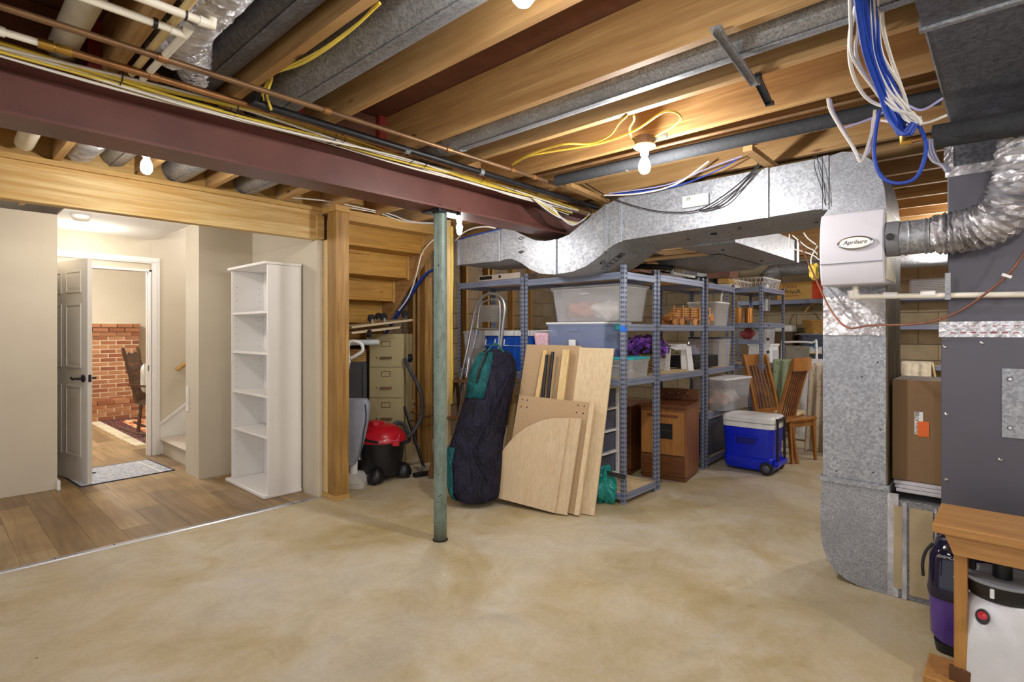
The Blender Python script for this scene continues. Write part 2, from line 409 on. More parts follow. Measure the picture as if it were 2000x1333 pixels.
# den beyond the door
struct('wall_den', B(-1.6, 10.75, 0, 4.0, 10.85, 2.44), M['drywall'])
struct('wall_den', B(-1.7, 7.06, 0, -1.6, 10.74, 2.44), M['drywall'])
struct('wall_den', B(4.0, 7.06, 0, 4.1, 10.74, 2.44), M['drywall'])
struct('ceiling', B(-1.6, 7.06, 2.441, 4.0, 10.85, 2.48), M['ceil'])
struct('wall_stair', B(3.6, 5.87, 0, 3.7, 6.94, 2.6), M['drywall'])
# casing and jambs
for x0, x1 in ((.735, .815), (1.727, 1.80)):
    struct('trim_1', MB().box(x0, 6.928, .006, x1, 6.949, 2.10).box(x0+.012, 6.921, .006, x1-.03, 6.928, 2.10), M['white'], bevel=.002)
struct('trim_1', MB().box(.735, 6.928, 2.101, 1.80, 6.949, 2.165).box(.75, 6.921, 2.115, 1.785, 6.928, 2.15), M['white'], bevel=.002)
struct('trim_2', MB().box(1.70, 6.93, .006, 1.7195, 7.06, 2.03).box(1.69, 6.985, .006, 1.70, 7.02, 2.03), M['white'])
struct('trim_2', B(.816, 6.93, 2.012, 1.7195, 7.06, 2.034), M['white'])
struct('trim_2', B(.8155, 6.935, .006, .822, 7.06, 2.01), M['white'])
lp = tag(obj('latch_plate', B(1.697, 6.935, .93, 1.699, 6.965, .99), M['blackmetal'], bevel=.001), 'black strike plate on the right door jamb', 'strike plate')

# six panel door leaf
W_, H_, T_ = .90, 2.0, .036
dr = thing('door_leaf', 'open white six panel door with a black lever handle', 'door', (.83, 6.915, .012), math.atan2(-.905, .205))
obj('slab', B(0, -T_/2, 0, W_, T_/2, H_), M['doorpaint'], dr, bevel=.002)
for (x0, x1) in ((.115, .405), (.495, .785)):
    for (z0, z1) in ((.22, .86), (1.02, 1.60), (1.70, 1.90)):
        for sgn in (-1, 1):
            yb = sgn*T_/2; fr = MB(); wd = .016
            for a in ((x0,z0,x1,z0+wd),(x0,z1-wd,x1,z1),(x0,z0+wd,x0+wd,z1-wd),(x1-wd,z0+wd,x1,z1-wd)):
                fr.box(a[0], yb, a[1], a[2], yb+sgn*.007, a[3])
            fr.add([(x0+.05,yb+sgn*.004,z0+.05),(x1-.05,yb+sgn*.004,z0+.05),(x1-.05,yb+sgn*.004,z1-.05),(x0+.05,yb+sgn*.004,z1-.05),
                    (x0+.02,yb,z0+.02),(x1-.02,yb,z0+.02),(x1-.02,yb,z1-.02),(x0+.02,yb,z1-.02)],
                   [(0,1,2,3),(4,5,1,0),(5,6,2,1),(6,7,3,2),(7,4,0,3)])
            obj('panel', fr, M['doorpaint'], dr, bevel=.002)
for sgn in (-1, 1):
    h = MB(); yb = sgn*T_/2
    h.cyl((.835,yb,.93), (.835,yb+sgn*.012,.93), .032, 20); h.cyl((.835,yb,.93), (.835,yb+sgn*.055,.93), .011, 12)
    h.tube(smooth([(.842,yb+sgn*.05,.93),(.80,yb+sgn*.053,.931),(.76,yb+sgn*.055,.922),(.73,yb+sgn*.052,.93),(.715,yb+sgn*.05,.936)]), .009, 8)
    obj('lever_handle', h, M['black'], dr, label='black lever handle')
obj('latch', MB().box(W_, -.012, .90, W_+.002, .012, .965).box(W_, -.007, .925, W_+.01, .007, .942), M['blackmetal'], dr)
obj('door_stop', MB().tube([(.80, T_/2, .07), (.80, T_/2+.06, .065)], .006, 8).lathe([(.011,0),(.011,.01)], (.80, T_/2+.06, .06), 8), M['black'], dr, label='black door stop')

# rugs
t = NT('small_rug'); co = t.coord((14, 22, 1)); n = t.noise(co, 2, 5, .7, .8)
M['rugb'] = t.done(t.ramp(n, [(.35, '#7486a0'), (.5, '#b9bcc4'), (.65, '#ded9d4')]), .95)
rg = thing('entry_rug', 'small blue and white woven rug in front of the open door', 'rug', (1.30, 6.28, .0065), math.radians(4))
obj('field', MB().box(-.36, -.27, 0, .36, .42, .006), M['rugb'], rg)
obj('binding', MB().box(-.375,-.285,0,.375,-.271,.0065).box(-.375,.421,0,.375,.435,.0065).box(-.375,-.271,0,-.361,.421,.0065).box(.361,-.271,0,.375,.421,.0065), plain('navy_binding', '#2c3140', .9), rg, label='dark navy edge binding')
obj('border_stripe', MB().box(.26,-.26,.0062,.272,.41,.0072).box(-.272,-.26,.0062,-.26,.41,.0072), M['white'], rg)
t = NT('oriental_rug'); co = t.coord(); v = t.node('ShaderNodeTexVoronoi'); v.inputs['Scale'].default_value = 14; t.l(co, v.inputs['Vector'])
c = t.ramp(v.outputs['Distance'], [(.1, '#2c2030'), (.25, '#c05c30'), (.45, '#d98248'), (.6, '#e2c8a4')], 'CONSTANT')
M['rugo'] = t.done(c, .95)
t = NT('oriental_border'); v = t.node('ShaderNodeTexVoronoi'); v.inputs['Scale'].default_value = 26; t.l(t.coord(), v.inputs['Vector'])
M['rugo2'] = t.done(t.ramp(v.outputs['Distance'], [(.1, '#b8a088'), (.25, '#3a2230'), (.6, '#7a3424')], 'CONSTANT'), .95)
og = thing('oriental_rug', 'orange and navy patterned rug with a cream fringe before the hearth', 'rug', (2.10, 8.90, .0065))
obj('field', B(-.05, -1.03, 0, 1.4, 1.03, .008), M['rugo'], og)
obj('border', MB().box(-.25, -1.25, 0, -.051, 1.25, .009).box(-.05, -1.25, 0, 1.6, -1.031, .009).box(-.05, 1.031, 0, 1.6, 1.25, .009), M['rugo2'], og)
fr = MB(); 
for k in range(133):
    yy = -1.25+k*.0187; fr.box(-.36-random.random()*.03, yy, 0, -.25, yy+.011, .004)
f = obj('fringe', fr, plain('fringe', '#e9dfc4', .9), og, label='cream fringe'); f['kind'] = 'stuff'

# brick fireplace and hearth
bm_ = [plain('brick_clay', c, .85, var=.15, sc=9, bump=.3) for c in ('#a06a48', '#935a3c', '#b07c56', '#85503a')]
fp = thing('brick_fireplace', 'red brick fireplace wall with a low raised hearth', 'fireplace', (0, 0, 0))
obj('mortar', MB().box(1.1, 10.504, 0, 2.43, 10.745, 1.50).box(.9, 10.183, .006, 2.86, 10.51, .235), plain('mortar_pale', '#ddd0b6', .9), fp)
bmesh_full = [B(0,0,0,.194,.05,.055).mesh('brick') for _ in range(3)]
def brick(x, y, z, L=.197, D=.05):
    me = random.choice(bmesh_full) if abs(L-.197) < .001 and D == .05 else B(0,0,0,L,D,.058).mesh('brick')
    if not me.materials: me.materials.append(random.choice(bm_))
    o = bpy.data.objects.new('brick', me); COL.objects.link(o); o.location = (x, y+random.uniform(-.002,.002), z); o.parent = fp
for i, me in enumerate(bmesh_full): me.materials.append(bm_[i])
for r in range(22):
    z = .0045+r*.0678; 
    if z < .24: continue
    y = 10.50-(.02*max(0, r-18)); off = (r % 2)*.104; x = 2.433-.197-off
    if off: brick(2.433-.093, y, z, .093)
    while x > 1.15: brick(x, y, z); x -= .2075
for r in range(4):
    z = .008+r*.0678*.88; off = (r % 2)*.104; x = 2.86-.197-off
    if off: brick(2.86-.093, 10.18, z, .093)
    while x > 1.1: brick(x, 10.18, z); x -= .2075
for k in range(9): brick(2.86-.197-k*.2075, 10.18, .247, .197, .32)

# rocking chair
RW = plain('dark_turned_wood', '#5c3f2a', .4, var=.25, sc=12)
rc = thing('rocking_chair', 'dark turned wood rocking chair with a white cushion by the fireplace', 'rocking chair', (2.16, 8.33, .0175), math.radians(-32))
def turned(p, q, r0): 
    p, q = Vector(p), Vector(q); pts = []; rad = []
    for i in range(13):
        t_ = i/12; pts.append(p.lerp(q, t_)); rad.append(r0*(1+.45*abs(math.sin(t_*PI*4))*(1 if i % 3 else .4)))
    return MB().tube(pts, r0, 8, radii=rad)
obj('seat', MB().lathe([(.0,.40),(.26,.40),(.28,.42),(.26,.44),(.0,.43)], (0,0,0), 20, sx=1, sy=.95), RW, rc)
for s_ in (-1, 1):
    ps = [Vector((.5*math.cos(a)*1.3, s_*.22, .62-.62*math.sin(-a))) for a in [math.radians(-90+k*5) for k in range(-7, 8)]]
    obj('rocker', MB().tube([(p.x, p.y, .62+.60*math.sin(math.radians(-90+k*5))) for k, p in zip(range(-7,8), ps)], .017, 6), RW, rc)
    obj('leg', turned((.18, s_*.20, .05), (.16, s_*.16, .41), .017), RW, rc)
    obj('leg', turned((-.18, s_*.20, .05), (-.16, s_*.16, .41), .017), RW, rc)
    obj('back_post', turned((-.20, s_*.19, .43), (-.34, s_*.23, 1.14), .017), RW, rc)
    obj('arm', MB().beam((-.27, s_*.24, .66), (.16, s_*.25, .62), .05, .022), RW, rc)
    obj('arm_post', turned((.12, s_*.22, .43), (.12, s_*.245, .615), .014), RW, rc)
for k in range(5): obj('spindle', turned((-.21, -.12+k*.06, .43), (-.30, -.13+k*.065, .92), .009), RW, rc)
obj('crest_rail', MB().prism([(-.22,0),(.22,0),(.22,.09),(.1,.15),(0,.12),(-.1,.15),(-.22,.09)], lambda a,b,t: (-.30-b*.2+t, a, .93+b), -.012, .012), RW, rc, bevel=.003)
cu = thing('white_cushion', 'white cushion on the seat of the rocking chair', 'cushion', (2.16, 8.33, .56), math.radians(-32))
def pillow(a, b, h, n=12):
    def f(u, v, s_):
        x, y = (u-.5)*2, (v-.5)*2; k = (1-x**4)*(1-y**4); return Vector((x*a*(1-.08*y*y), y*b*(1-.08*x*x), s_*h*max(k, 0)**.5))
    m = MB(); m.grid(lambda u, v: f(u, v, 1), n, n); m.grid(lambda u, v: f(u, v, -1), n, n); return m
obj('cover', MB().add([Vector((-.12+p[2]*.9, p[1], .2+p[0])) for p in pillow(.2,.2,.07).v], pillow(.2,.2,.07).f, True), M['white'], cu)

# carpeted stairs, skirting, handrail
t = NT('carpet'); n = t.noise(t.coord(), 90, 3, .8); t.bump(n, .6, .01); M['carpet'] = t.done(t.ramp(n, [(.3, '#b7aa97'), (.6, '#ddd3c4')]), .97)
cs = thing('carpeted_stairs', 'cream carpeted stairs rising to the right past the door', 'stairs', (1.83, 6.4, 0))
for k in range(6):
    x0 = k*.25; z1 = .19*(k+1)
    prf = [(x0,.006 if k == 0 else z1-.19),(x0,z1-.035),(x0-.025,z1-.03),(x0-.032,z1-.015),(x0-.022,z1),(x0+.25,z1),(x0+.25,.006 if k == 0 else z1-.19)]
    obj('stair_step', MB().prism(prf, lambda a,b,t: (a,t,b), -.535, .52, False), M['carpet'], cs)
sk = thing('stair_skirting', 'white diagonal skirting board along the stair wall', 'skirting board', (0, 6.935, 0))
obj('board', MB().prism([(1.802,.01),(1.802,.34),(3.4,1.56),(3.4,1.2),(2.2,.01)], lambda a,b,t: (a,t,b), -.006, .012), M['white'], sk)
obj('cap', MB().beam((1.802,-.006,.345),(3.4,-.006,1.565), .03, .022), M['white'], sk)
hr = thing('handrail', 'short wooden stair handrail above the skirting', 'handrail', (0, 6.885, 0))
obj('rail', MB().tube([(1.95,0,.93),(3.2,0,1.88)], .024, 10), M['wood_x'], hr)
obj('bracket', MB().tube([(2.25,.0,1.13),(2.25,.04,1.12),(2.25,.063,1.14)], .007, 6), M['brass'], hr)
sw = thing('wall_switch', 'white rocker switch plate low on the pale wall end', 'switch', (1.737, 5.80, .60))
obj('plate', B(-.006, -.035, 0, 0, .035, .24), M['white'], sw, bevel=.002)
obj('rocker', B(-.010, -.012, .08, -.006, .012, .16), M['white'], sw)
p = at(150, 424, z=2.35)
sd = thing('smoke_detector', 'white smoke detector on the hallway ceiling', 'smoke detector', (p.x+.03, p.y, 2.365))
obj('body', MB().lathe([(.07,0),(.07,-.012),(.058,-.035),(.03,-.04)], n=24), M['white'], sd)
obj('vent_ring', MB().lathe([(.062,-.028),(.062,-.03),(.05,-.041)], n=24), M['drywall'], sd)

# bookcase
bc = thing('white_bookcase', 'tall white open bookcase standing on the wood-look floor', 'bookcase', (1.915, 4.455, .007))
Wd, Dp, Ht = .76, .285, 1.925
obj('side_panel', B(0, 0, .03, Dp, .02, Ht-.025), M['white'], bc, bevel=.002)
obj('side_panel', B(0, Wd-.02, .03, Dp, Wd, Ht-.025), M['white'], bc, bevel=.002)
obj('top', B(-.03, -.012, Ht-.024, Dp, Wd+.012, Ht), M['white'], bc, bevel=.006)
obj('base', B(-.035, -.012, 0, Dp, Wd+.05, .029), M['white'], bc, bevel=.006)
obj('back_panel', B(Dp-.008, .021, .03, Dp, Wd-.021, Ht-.025), M['white'], bc)
for v in (607, 690, 775, 856):
    z = at(526, v, x=1.92).z-.007; obj('shelf', B(.004, .021, z-.02, Dp-.009, Wd-.021, z), M['white'], bc, bevel=.003)
hl = MB()
for yy, nx in ((.0205, 1), (Wd-.0205, -1)):
    for xx in (.04, .24):
        for k in range(26): hl.box(xx-.003, yy, .25+k*.06, xx+.003, yy+nx*.0006, .256+k*.06)
o = obj('pin_holes', hl, M['blockg'], bc); o['kind'] = 'stuff'

# ------------------------------------------------------------------ block walls of the storage side
def blocks(wall, n0, n1, axis, face, a0, a1, mat, nz=12):
    full = B(0,0,0,.394,.02,.191).mesh('block'); half = B(0,0,0,.192,.02,.191).mesh('block')
    for me in (full, half): me.materials.append(mat)
    for r in range(nz):
        a = a0-(r % 2)*.2
        while a < a1:
            lo = a; me = full
            if lo < a0: lo = a0; me = half
            o = bpy.data.objects.new('block', me); COL.objects.link(o); o.parent = wall
            if axis == 'y': o.location = (face, lo+.003, .004+r*.2); o.rotation_euler = (0, 0, PI/2)
            else: o.location = (lo+.003, face, .004+r*.2)
            a += .4
for i, me in enumerate([0]): pass
wb = struct('wall_back', B(8.5, -3.2, 0, 8.6, 5.6, 2.615), M['blockg'])
blocks(wb, 0, 0, 'y', 8.5, -.3, 5.2, M['block'])
ws = struct('wall_storage', B(2.27, 5.45, 0, 8.49, 5.495, 2.379), M['blockg'])
blocks(ws, 0, 0, 'x', 5.43, 3.42, 6.6, M['blockd'])
struct('wall_side', B(-3.5, -3.3, 0, 8.6, -3.2, 2.66), M['drywall'])
for x in (3.62, 4.03, 4.10, 4.50, 4.9, 5.3, 5.38, 5.8, 6.2):
    o = obj('wall_stud', B(x, 5.335, 0, x+.038, 5.424, 2.379), M['wood_z']); tag(o, 'bare wall stud against the block wall behind the grey shelving', 'stud', 'studs on the block wall')

# ------------------------------------------------------------------ underside of the upper stair flight
us = thing('stair_underside', 'bare wooden underside of a stair flight above the filing cabinet', 'stairs', (0, 0, 0))
for k in range(5):
    y = 4.27+.2415*k; zb = 2.143-.222*k; 
    obj('riser', B(2.385, y, zb, 3.35, y+.02, zb+.215), M['riser'], us, bevel=.002)
    obj('tread', B(2.385, y-.012, zb-.026, 3.35, min(y+.2405, 5.44), zb-.001), M['riser'], us, bevel=.002)
    obj('wedge', B(2.62+.05*k, y-.03, zb+.165, 2.85+.05*k, y-.001, zb+.195), M['riser'], us, bevel=.002)
    obj('tread_cleat', B(3.33, y-.004, zb-.04, 3.352, y-.0125, zb+.20), M['wood_x'], us)
obj('stringer', MB().prism([(4.12,2.379),(4.30,2.379),(5.44,1.33),(5.44,.98),(4.12,2.19)], lambda a,b,t: (t,a,b), 3.353, 3.392), M['joist'], us)
obj('stringer', MB().prism([(4.30,2.379),(5.44,1.33),(5.44,.98),(4.30,2.03)], lambda a,b,t: (t,a,b), 2.35, 2.384), M['joist'], us)
o = obj('landing_header', B(2.39, 4.10, 2.29, 3.55, 4.245, 2.379), M['wood_x'], bevel=.003); tag(o, 'pale lumber landing header above the top stair riser', 'beam')
st = thing('double_stud', 'brown rough double stud to the right of the tan filing cabinet', 'stud', (3.60, 4.50, 0))
obj('stud', B(-.06, -.02, 0, -.018, .07, 2.0), M['wood_z'], st, bevel=.002); obj('stud', B(-.016, -.02, 0, .03, .07, 2.0), M['wood_z'], st, bevel=.002)
obj('stud', B(-.06, -.02, 2.001, .03, .07, 2.379), M['wood_z'], st, bevel=.002)
o = obj('pale_wall_stud', B(3.26, 3.80, 0, 3.30, 3.888, 2.379), M['wood_zp'], bevel=.002); tag(o, 'pale stud with stapled yellow cable, seen right of the green column', 'stud')
for k in range(2):
    cable('yellow_cable', ['yellow cable stapled down the pale stud, near strand', 'yellow cable stapled down the pale stud, far strand'][k],
          [(3.295+.012*k, 3.785, 2.32), (3.30+.012*k, 3.788, 1.9), (3.292+.014*k, 3.79, 1.5), (3.30+.01*k, 3.788, 1.0), (3.296+.01*k, 3.79, .7)], .006, M['yellow'], 'yellow cables on the pale stud')

# ------------------------------------------------------------------ main ductwork
top = [(.753,2.325),(2.04,2.316),(2.12,2.305),(2.21,2.277),(2.30,2.235),(2.42,2.165),(2.53,2.105),(2.64,2.083),(2.76,2.083),(2.87,2.10),(2.98,2.15),(3.10,2.21),(3.20,2.238),(3.262,2.241),(3.82,2.206)]
bot = [(.753,2.043),(2.05,2.008),(2.13,1.985),(2.20,1.945),(2.27,1.90),(2.37,1.85),(2.50,1.818),(2.62,1.812),(2.72,1.814),(2.82,1.828),(2.92,1.868),(3.02,1.93),(3.12,1.972),(3.20,1.978),(3.262,1.968),(3.82,1.978)]
def cut(line, a, b):
    def val(y):
        for (y0,z0),(y1,z1) in zip(line, line[1:]):
            if y0 <= y <= y1: return z0+(z1-z0)*(y-y0)/(y1-y0)
        return line[-1][1]
    return [(a, val(a))]+[p for p in line if a < p[0] < b]+[(b, val(b))]
md = thing('supply_duct', 'wide galvanized duct that dips in an S under the steel beam', 'duct', (3.39, 0, 0))
segs = [(.753, 2.06), (2.061, 2.66), (2.661, 3.262), (3.263, 3.82)]
for a, b in segs:
    tl = cut(top, a, b); bl = cut(bot, a, b); obj('duct_section', MB().prism(tl+bl[::-1], lambda p,q,t: (t,p,q), 0, .60), M['galv'], md, smooth=True)
def seam(y, w, x=-.012, tilt=0):
    za, zb = cut(bot, y, y+.01)[0][1], cut(top, y, y+.01)[0][1]
    obj('seam_strip', MB().box(x, y-w/2, za-.006, .0, y+w/2, zb+.002), M['galvs'], md, bevel=.002)
for y, w_ in ((2.07, .028), (2.19, .026), (2.66, .03), (3.262, .02), (1.08, .024), (.80, .03), (3.80, .02)): seam(y, w_)
for y in (.9, 1.3, 1.7): obj('bottom_screw', MB().lathe([(.012,0),(.012,-.004)], (.25+.1*math.sin(y*9), y, 2.035-(y-.75)*.026), 10), M['blackmetal'], md)
for (xx, yy, zz) in ((.12, 2.30, 1.878), (.25,1.5,2.02)): obj('hole_plug', MB().lathe([(.02,.01),(.02,-.006)], (xx, yy, zz), 14), M['blackmetal'], md)
# printed maker marks, illegible line work on the duct
INK = plain('duct_ink', '#2c2c30', .6)
mk = MB()
for y0 in (3.02, 3.02):
    for z0 in (2.10, 2.055):
        mk.box(-.0008, y0-.035, z0, -.0001, y0+.035, z0+.002)
for pz in (2.135, 2.02):
    mk.prism([(-.04,0),(0,.016),(.04,0),(0,-.016)], lambda a,b,t: (t, 3.02+a, pz+b), -.0008, -.0001)
mk2 = MB().prism([(-.022,0),(0,.008),(.022,0),(0,-.008)], lambda a,b,t: (t, 3.02+a, 2.135+b), -.001, -.0009)
obj('printed_mark', mk, INK, md); obj('printed_mark', mk2, M['galv'], md)
# stamp on the curved underside
sp = Vector((.22, 2.27, 1.899)); d1 = Vector((0, .10, -.062)).normalized(); dn = Vector((0, -.062, -.10)).normalized()
def stamp(poly, off=.002):
    m = MB(); m.prism(poly, lambda a,b,t: sp+Vector((1,0,0))*b+d1*a+dn*(t), off-.003, off); return m
fr = MB()
for q in ((-.10,-.035,.10,-.032),(-.10,.032,.10,.035),(-.10,-.035,-.097,.035),(.097,-.035,.10,.035)):
    fr.prism([(q[0],q[1]),(q[2],q[1]),(q[2],q[3]),(q[0],q[3])], lambda a,b,t: sp+Vector((1,0,0))*b+d1*a+dn*t, 0, .003)
for q in ((-.02,.0),( .02,.0),(.06,.0)): fr.prism([(q[0],-.02),(q[0]+.008,-.02),(q[0]+.008,.02),(q[0],.02)], lambda a,b,t: sp+Vector((1,0,0))*b+d1*a+dn*t, 0, .003)
fr.prism([(-.065+.022*math.cos(k*PI/8), .022*math.sin(k*PI/8)) for k in range(16)], lambda a,b,t: sp+Vector((1,0,0))*b+d1*a+dn*t, 0, .003)
obj('printed_mark', fr, INK, md)

# branch duct
bd = thing('branch_duct', 'galvanized branch duct leaving the wide duct toward the back wall', 'duct', (0, 0, 0))
obj('branch_box', B(3.992, 1.49, 2.005, 5.45, 1.90, 2.20), M['galv'], bd, bevel=.002)
obj('end_collar', B(5.451, 1.475, 1.995, 5.52, 1.915, 2.21), M['galv'], bd, bevel=.002)
obj('reducer', MB().tbox(5.0, 2.1, 1.955, 2.0, .9, .5, 1.0, .6), M['galvd'], bd)
for xx in (4.3, 5.2): obj('bottom_screw', MB().lathe([(.014,0),(.014,-.004)], (xx, 1.7, 2.004), 10), M['blackmetal'], bd)
# round duct at the back and its dropper
rd = thing('round_duct', 'horizontal round galvanized duct near the back block wall', 'duct', (0, 0, 0))
xr = 7.35
obj('pipe', MB().tube([(xr, -.4, 2.14), (xr, 2.18, 2.14)], .085, 20), M['galvd'], rd)
obj('band', MB().tube([(xr, 1.78, 2.14), (xr, 1.82, 2.14)], .09, 20), M['galv'], rd)
obj('elbow', MB().tube([(xr, 2.181, 2.14), (xr, 2.27, 2.12), (xr, 2.34, 2.06), (xr, 2.36, 1.98)], .088, 16), M['galv'], rd)
obj('dropper', MB().tube([(xr, 2.36, 1.979), (xr, 2.36, 1.62)], .055, 16), M['galv'], rd)

# vertical trunk with elbow and floor boot
y0, y1 = .49, .79
tr = thing('return_trunk', 'tall galvanized vertical trunk turning down from the wide duct to the floor', 'duct', (3.39, 0, 0))
el = [(.752,2.043),(.752,2.325),(.69,2.334),(.62,2.315),(.56,2.265),(.52,2.19),(.50,2.10),(.492,2.0),(.492,1.99),(.788,1.99)]
obj('elbow', MB().prism(el, lambda a,b,t: (t,a,b), -.002, .44), M['galvs'], tr, smooth=True)
obj('trunk', B(0, .494, .565, .43, .785, 1.989), M['galv'], tr)
obj('side_sheet', B(.002, .488, .567, .43, .4935, 1.985), M['brown_refl'], tr, label='galvanized side of the trunk with a brown reflection painted in')
obj('elbow_seam', MB().box(-.008, .755, 2.03, 0, .785, 2.33), M['galv'], tr, bevel=.001)
obj('joint_flange', B(-.012, .475, .535, .44, .80, .564), M['galv'], tr, bevel=.002, label='bright joint flange')
bt = [(.79,.534),(.797,.40),(.799,.30),(.795,.22),(.782,.155),(.76,.10),(.725,.055),(.68,.025),(.62,.006),(.55,.001),(.475,.001),(.475,.534)]
obj('floor_boot', MB().prism(bt, lambda a,b,t: (t,a,b), 0, .46), M['galvs'], tr, smooth=True)
obj('boot_extension', B(.004, .258, .001, .455, .474, .50), M['galvd'], tr, bevel=.002)
obj('foil_seam', MB().box(-.003, .44, .0015, 0, .487, .53).box(-.004,.405,.002,.003,.425,.49), M['foil'], tr, label='crumpled foil tape seam')
obj('cardboard_strip', MB().box(-.006, .425, .05, -.0035, .46, .47).box(-.003,.30,.03,.003,.395,.47), plain('card', '#b7a583', .85), tr, label='beige card strip')
obj('corrugation', MB().box(-.003,.259,.2,.003,.268,.49).box(-.003,.273,.2,.003,.281,.49).box(-.003,.286,.2,.003,.293,.49), M['tape'], tr)
obj('foil_patch', MB().grid(lambda u, v: Vector((-.004-.004*random.random(), .495+.288*u, 1.34+.21*v)), 24, 18), M['foil'], tr, label='wrinkled foil tape patch', smooth=False)
for yy, zz in ((.55,.62),(.72,.60),(.53,1.2),(.60,1.12),(.52,.85)): obj('screw', MB().lathe([(.004,0),(.004,-.003)], (0,0,0), 8, Matrix.Translation((0,yy,zz)) @ Matrix.Rotation(PI/2,4,'Y')), M['blackmetal'], tr)

# humidistat on the duct face
p0 = at(1335, 411, x=3.38); p1 = at(1385, 374, x=3.38)
hs = thing('humidistat', 'small white control box with a digital display on the duct side', 'control', (3.383, (p0.y+p1.y)/2, (p0.z+p1.z)/2))
a_, b_ = abs(p0.y-p1.y)/2, abs(p0.z-p1.z)/2-.01
obj('case', B(-.022, -a_, -b_, 0, a_, b_), M['white'], hs, bevel=.004)
obj('front_band', B(-.0235, -a_*.95, -b_*.95, -.022, a_*.95, -b_*.25), M['humid'], hs)
obj('display', B(-.024, a_*.25, b_*.05, -.022, a_*.78, b_*.75), plain('lcd', '#b5c0ae', .3), hs, label='grey green display')
lettering('59', b_*.75, (-.0245, a_*.50, b_*.40), (-1,0,0), (0,0,1), M['black'], hs)
obj('knob', MB().lathe([(.010,0),(.012,.004),(.009,.006)], (0,0,0), 16, Matrix.Translation((-.022, a_*.45, -b_*.45)) @ Matrix.Rotation(-PI/2,4,'Y')), M['white'], hs)
for k in range(3): obj('print_line', B(-.0228, -a_*.75, b_*(.1+.25*k), -.022, a_*.0, b_*(.1+.25*k)+.0012), INK, hs)

# humidifier
hx = 3.04; yl, yr_ = at(1600, 490, x=hx).y, at(1727, 490, x=hx).y; zt, zb = at(1660, 412, x=hx).z, at(1660, 556, x=hx).z
hu = thing('humidifier', 'white curved humidifier box mounted on the tall metal trunk', 'humidifier', (3.388, 0, 0))
prof = []
for k in range(13):
    t_ = k/12; z = zb+(zt-zb)*t_; bul = .035*math.sin(PI*t_)**.7; prof.append((-(3.388-hx)-bul+.035, z))
prof = [(0, zb+.01)]+prof+[(0, zt-.01)]
obj('cover', MB().prism(prof, lambda a,b,t: (a,t,b), yr_, yl, True), M['humid'], hu, bevel=.008)
obj('lower_seam', B(-.3495, yr_+.004, zb+.105, -.348+.02, yl-.004, zb+.107), M['galvd'], hu)
obj('side_plate', B(-.30, yr_-.004, zb+.02, -.04, yr_-.0005, zt-.02), plain('beige_plastic', '#d9cfae', .5), hu)
bx, by, bz = -.3565, (yl+yr_)/2-.02, (zt+zb)/2+.02
Mb = Matrix.Translation((bx, by, bz)) @ Matrix.Rotation(-PI/2, 4, 'Y')
obj('badge_rim', MB().lathe([(.075,-.006),(.075,.003),(.068,.005)], (0,0,0), 32, Mb, sx=.42, sy=1), M['chrome'], hu, label='silver oval badge rim')
obj('badge', MB().lathe([(.064,0),(.064,.0058)], (0,0,0), 32, Mb, sx=.40, sy=1), M['white'], hu)
lettering('Aprilaire', .028, (bx-.0066, by, bz+.002), (-1,0,0), (0,0,1), M['black'], hu, shear=.3)
obj('drain_spout', MB().cyl((-.24, (yl+yr_)/2, zb-.05), (-.24, (yl+yr_)/2, zb), .014, 12), M['pvc'], hu)
# round collar, spiral duct and flex
cx = 3.10; yc0 = yr_-.006
fx = thing('foil_flex_duct', 'foil flexible duct bending from the humidifier up past the furnace', 'duct', (0, 0, 0))
zc = at(1770, 465, x=cx).z; rC = .078
obj('damper_collar', MB().cyl((cx, yc0, zc), (cx, yc0-.05, zc), rC+.004, 24), plain('grey_collar', '#77787e', .5), fx, label='grey plastic collar')
obj('damper_knob', MB().lathe([(.016,0),(.016,.012),(.006,.014)], (0,0,0), 12, Matrix.Translation((cx-rC-.002, yc0-.02, zc)) @ Matrix.Rotation(-PI/2,4,'Y')), M['black'], fx, label='black damper knob')
obj('spiral_pipe', MB().cyl((cx, yc0-.051, zc), (cx, .27, zc), rC, 24), M['galv'], fx)
for yy, tw in ((yc0-.07, .02), (.30, 0), (.283, 0)):
    pts = [(cx+math.cos(a)*(rC+.001), yy+tw*math.cos(a), zc+math.sin(a)*(rC+.001)) for a in [k*PI/12 for k in range(24)]]
    obj('spiral_bead', MB().tube(pts, .004, 6, closed=True), M['galv'], fx)
path = smooth([(cx,.269,zc),(cx-.01,.17,zc+.005),(cx-.04,.09,zc+.02),(cx-.07,.03,zc+.06),(cx-.08,0,zc+.13),(cx-.09,-.02,zc+.22),(cx-.10,-.03,zc+.34)], 8)
rad = [rC+.010+.006*(1 if i % 2 else -1)+random.uniform(-.004,.004) for i in range(len(path))]
obj('flex_sleeve', crinkle(MB().tube(path, rC, 22, radii=rad, cap=False), .006), M['foil'], fx, smooth=False)

# drain pipe, strap, thin tubing
zp = at(1700, 577, x=3.08).z; dp = thing('drain_pipe', 'horizontal white plastic drain pipe running across the furnace', 'pipe', (0, 0, 0))
ym = (yl+yr_)/2; xp = 3.15
obj('pipe', MB().tube([(xp, ym+.02, zp), (xp, -.5, zp-.03)], .0125, 12), M['pvc'], dp)
for yy in (.445, .30): obj('coupling', MB().tube([(xp, yy+.025, zp), (xp, yy-.03, zp-.002)], .0165, 14), M['white'], dp)
obj('elbow', MB().tube([(xp, ym-.02, zp), (xp, ym+.02, zp), (xp, ym+.02, zp+.03)], .0165, 14), M['white'], dp)
obj('strap', MB().box(xp-.018, .215, zp-.03, xp-.0155, .235, zp+.09), M['bracket'], dp, label='perforated metal strap')

